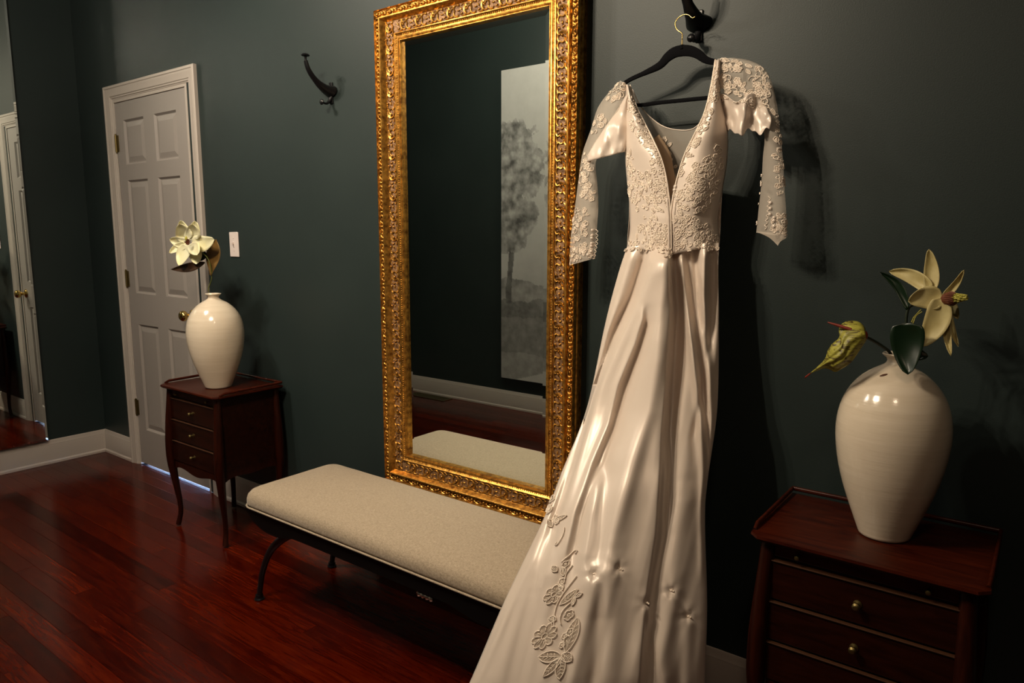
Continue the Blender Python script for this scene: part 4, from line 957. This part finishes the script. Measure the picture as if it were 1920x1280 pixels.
b.tube([c0+ax*Ld*.2, c0+ax*Ld*.6, c0+ax*Ld*.97], [.010, .008, .003], 8); b.build('pistil', PISTIL, t, smooth=True, angle=60)
b = MB()
for k in range(22):
    a = 2*PI*k/22; dr_ = math.cos(a)*e1+math.sin(a)*e2; b.tube([c0+ax*.006+dr_*.010, c0+ax*.020+dr_*.0135, c0+ax*.028+dr_*.010], [.0022, .002, .001], 5)
b.build('stamens', STAMEN, t, smooth=True)
petal(MB(), (1702, 606), (1702, 702), 66, GY-.05, GY-.065, .010, 1, .50, 18, 9).build('leaf', LEAF, t, smooth=True, angle=180, solid=.001)
petal(MB(), (1706, 660), (1740, 668), 24, GY-.03, GY-.035, .006, 1, .6).build('leaf', LEAF, t, smooth=True, angle=180, solid=.001)
petal(MB(), (1702, 580), (1650, 510), 18, GY-.0, GY+.01, .008, 11, .8, 16, 7).build('leaf', LEAF, t, smooth=True, angle=180, solid=.001)
for q in ([(1677, 673), (1680, 664), (1692, 640), (1698, 612), (1700, 590), (1706, 574), (1730, 566), (1766, 561)], [(1711, 608), (1718, 592), (1729, 584)], [(1709, 604), (1714, 594), (1727, 580)]):
    s_ = smoothpl(q, 22); big = len(q) > 4; yy = np.linspace(VY, GY+.02, 22) if big else np.full(22, GY+.01)
    MB().tube([at(x, y, a) for (x, y), a in zip(s_, yy)], .0032 if big else .001, 8).build('stem' if big else 'bud_stalk', STEMD if big else PISTIL, t, smooth=True, angle=180)
# yellow spathe flower
t = thing('spathe_flower', at(1674, 668, VY-.005), 'yellow-green veined spathe flower with red tip drooping left from the right vase', 'flower')
SY = -.24
top = [(1622, 614), (1612, 604), (1595, 601), (1580, 606), (1573, 617), (1574, 632), (1560, 645), (1552, 658), (1546, 674), (1530, 690), (1512, 705)]
bot = [(1624, 638), (1616, 650), (1606, 665), (1595, 680), (1580, 690), (1566, 697), (1556, 692), (1545, 690), (1533, 694), (1522, 699), (1511, 707)]
def ribs(u, s_, p): return .0018*math.sin(s_*26)*math.sin(PI*u)
PS = sheet(top, bot, 34, 34, [SY, SY-.01, SY-.03, SY-.02, SY], [SY-.01, SY-.03, SY-.03, SY-.01, SY], .024, .8, ribs)
MB().grid(PS).build('spathe', SPATHE, t, smooth=True, angle=180, solid=.001)
MB().tube([PS[i, 17]+np.array((0, -.001, 0)) for i in (31, 32, 33)]+[at(1509, 709, SY)], [.0016, .002, .002, .0008], 6).build('spathe_tip', REDP, t, smooth=True)
MB().tube([at(1596, 618, SY-.03), at(1575, 611, SY-.035), at(1552, 604, SY-.035)], [.0038, .0034, .0014], 8).build('spadix', REDP, t, smooth=True)
MB().ell(at(1621, 629, SY-.012), .007, .007, .011, 10, 7).build('spathe_base', REDP, t, smooth=True, angle=180)
s_ = smoothpl([(1622, 631), (1640, 640), (1660, 653), (1668, 660), (1674, 671)], 16)
MB().tube([at(x, y, a) for (x, y), a in zip(s_, np.linspace(SY, VY, 16))], .0035, 8).build('stem', STEMD, t, smooth=True, angle=180)

for o in bpy.data.objects:
    if '_o' in o: del o['_o']
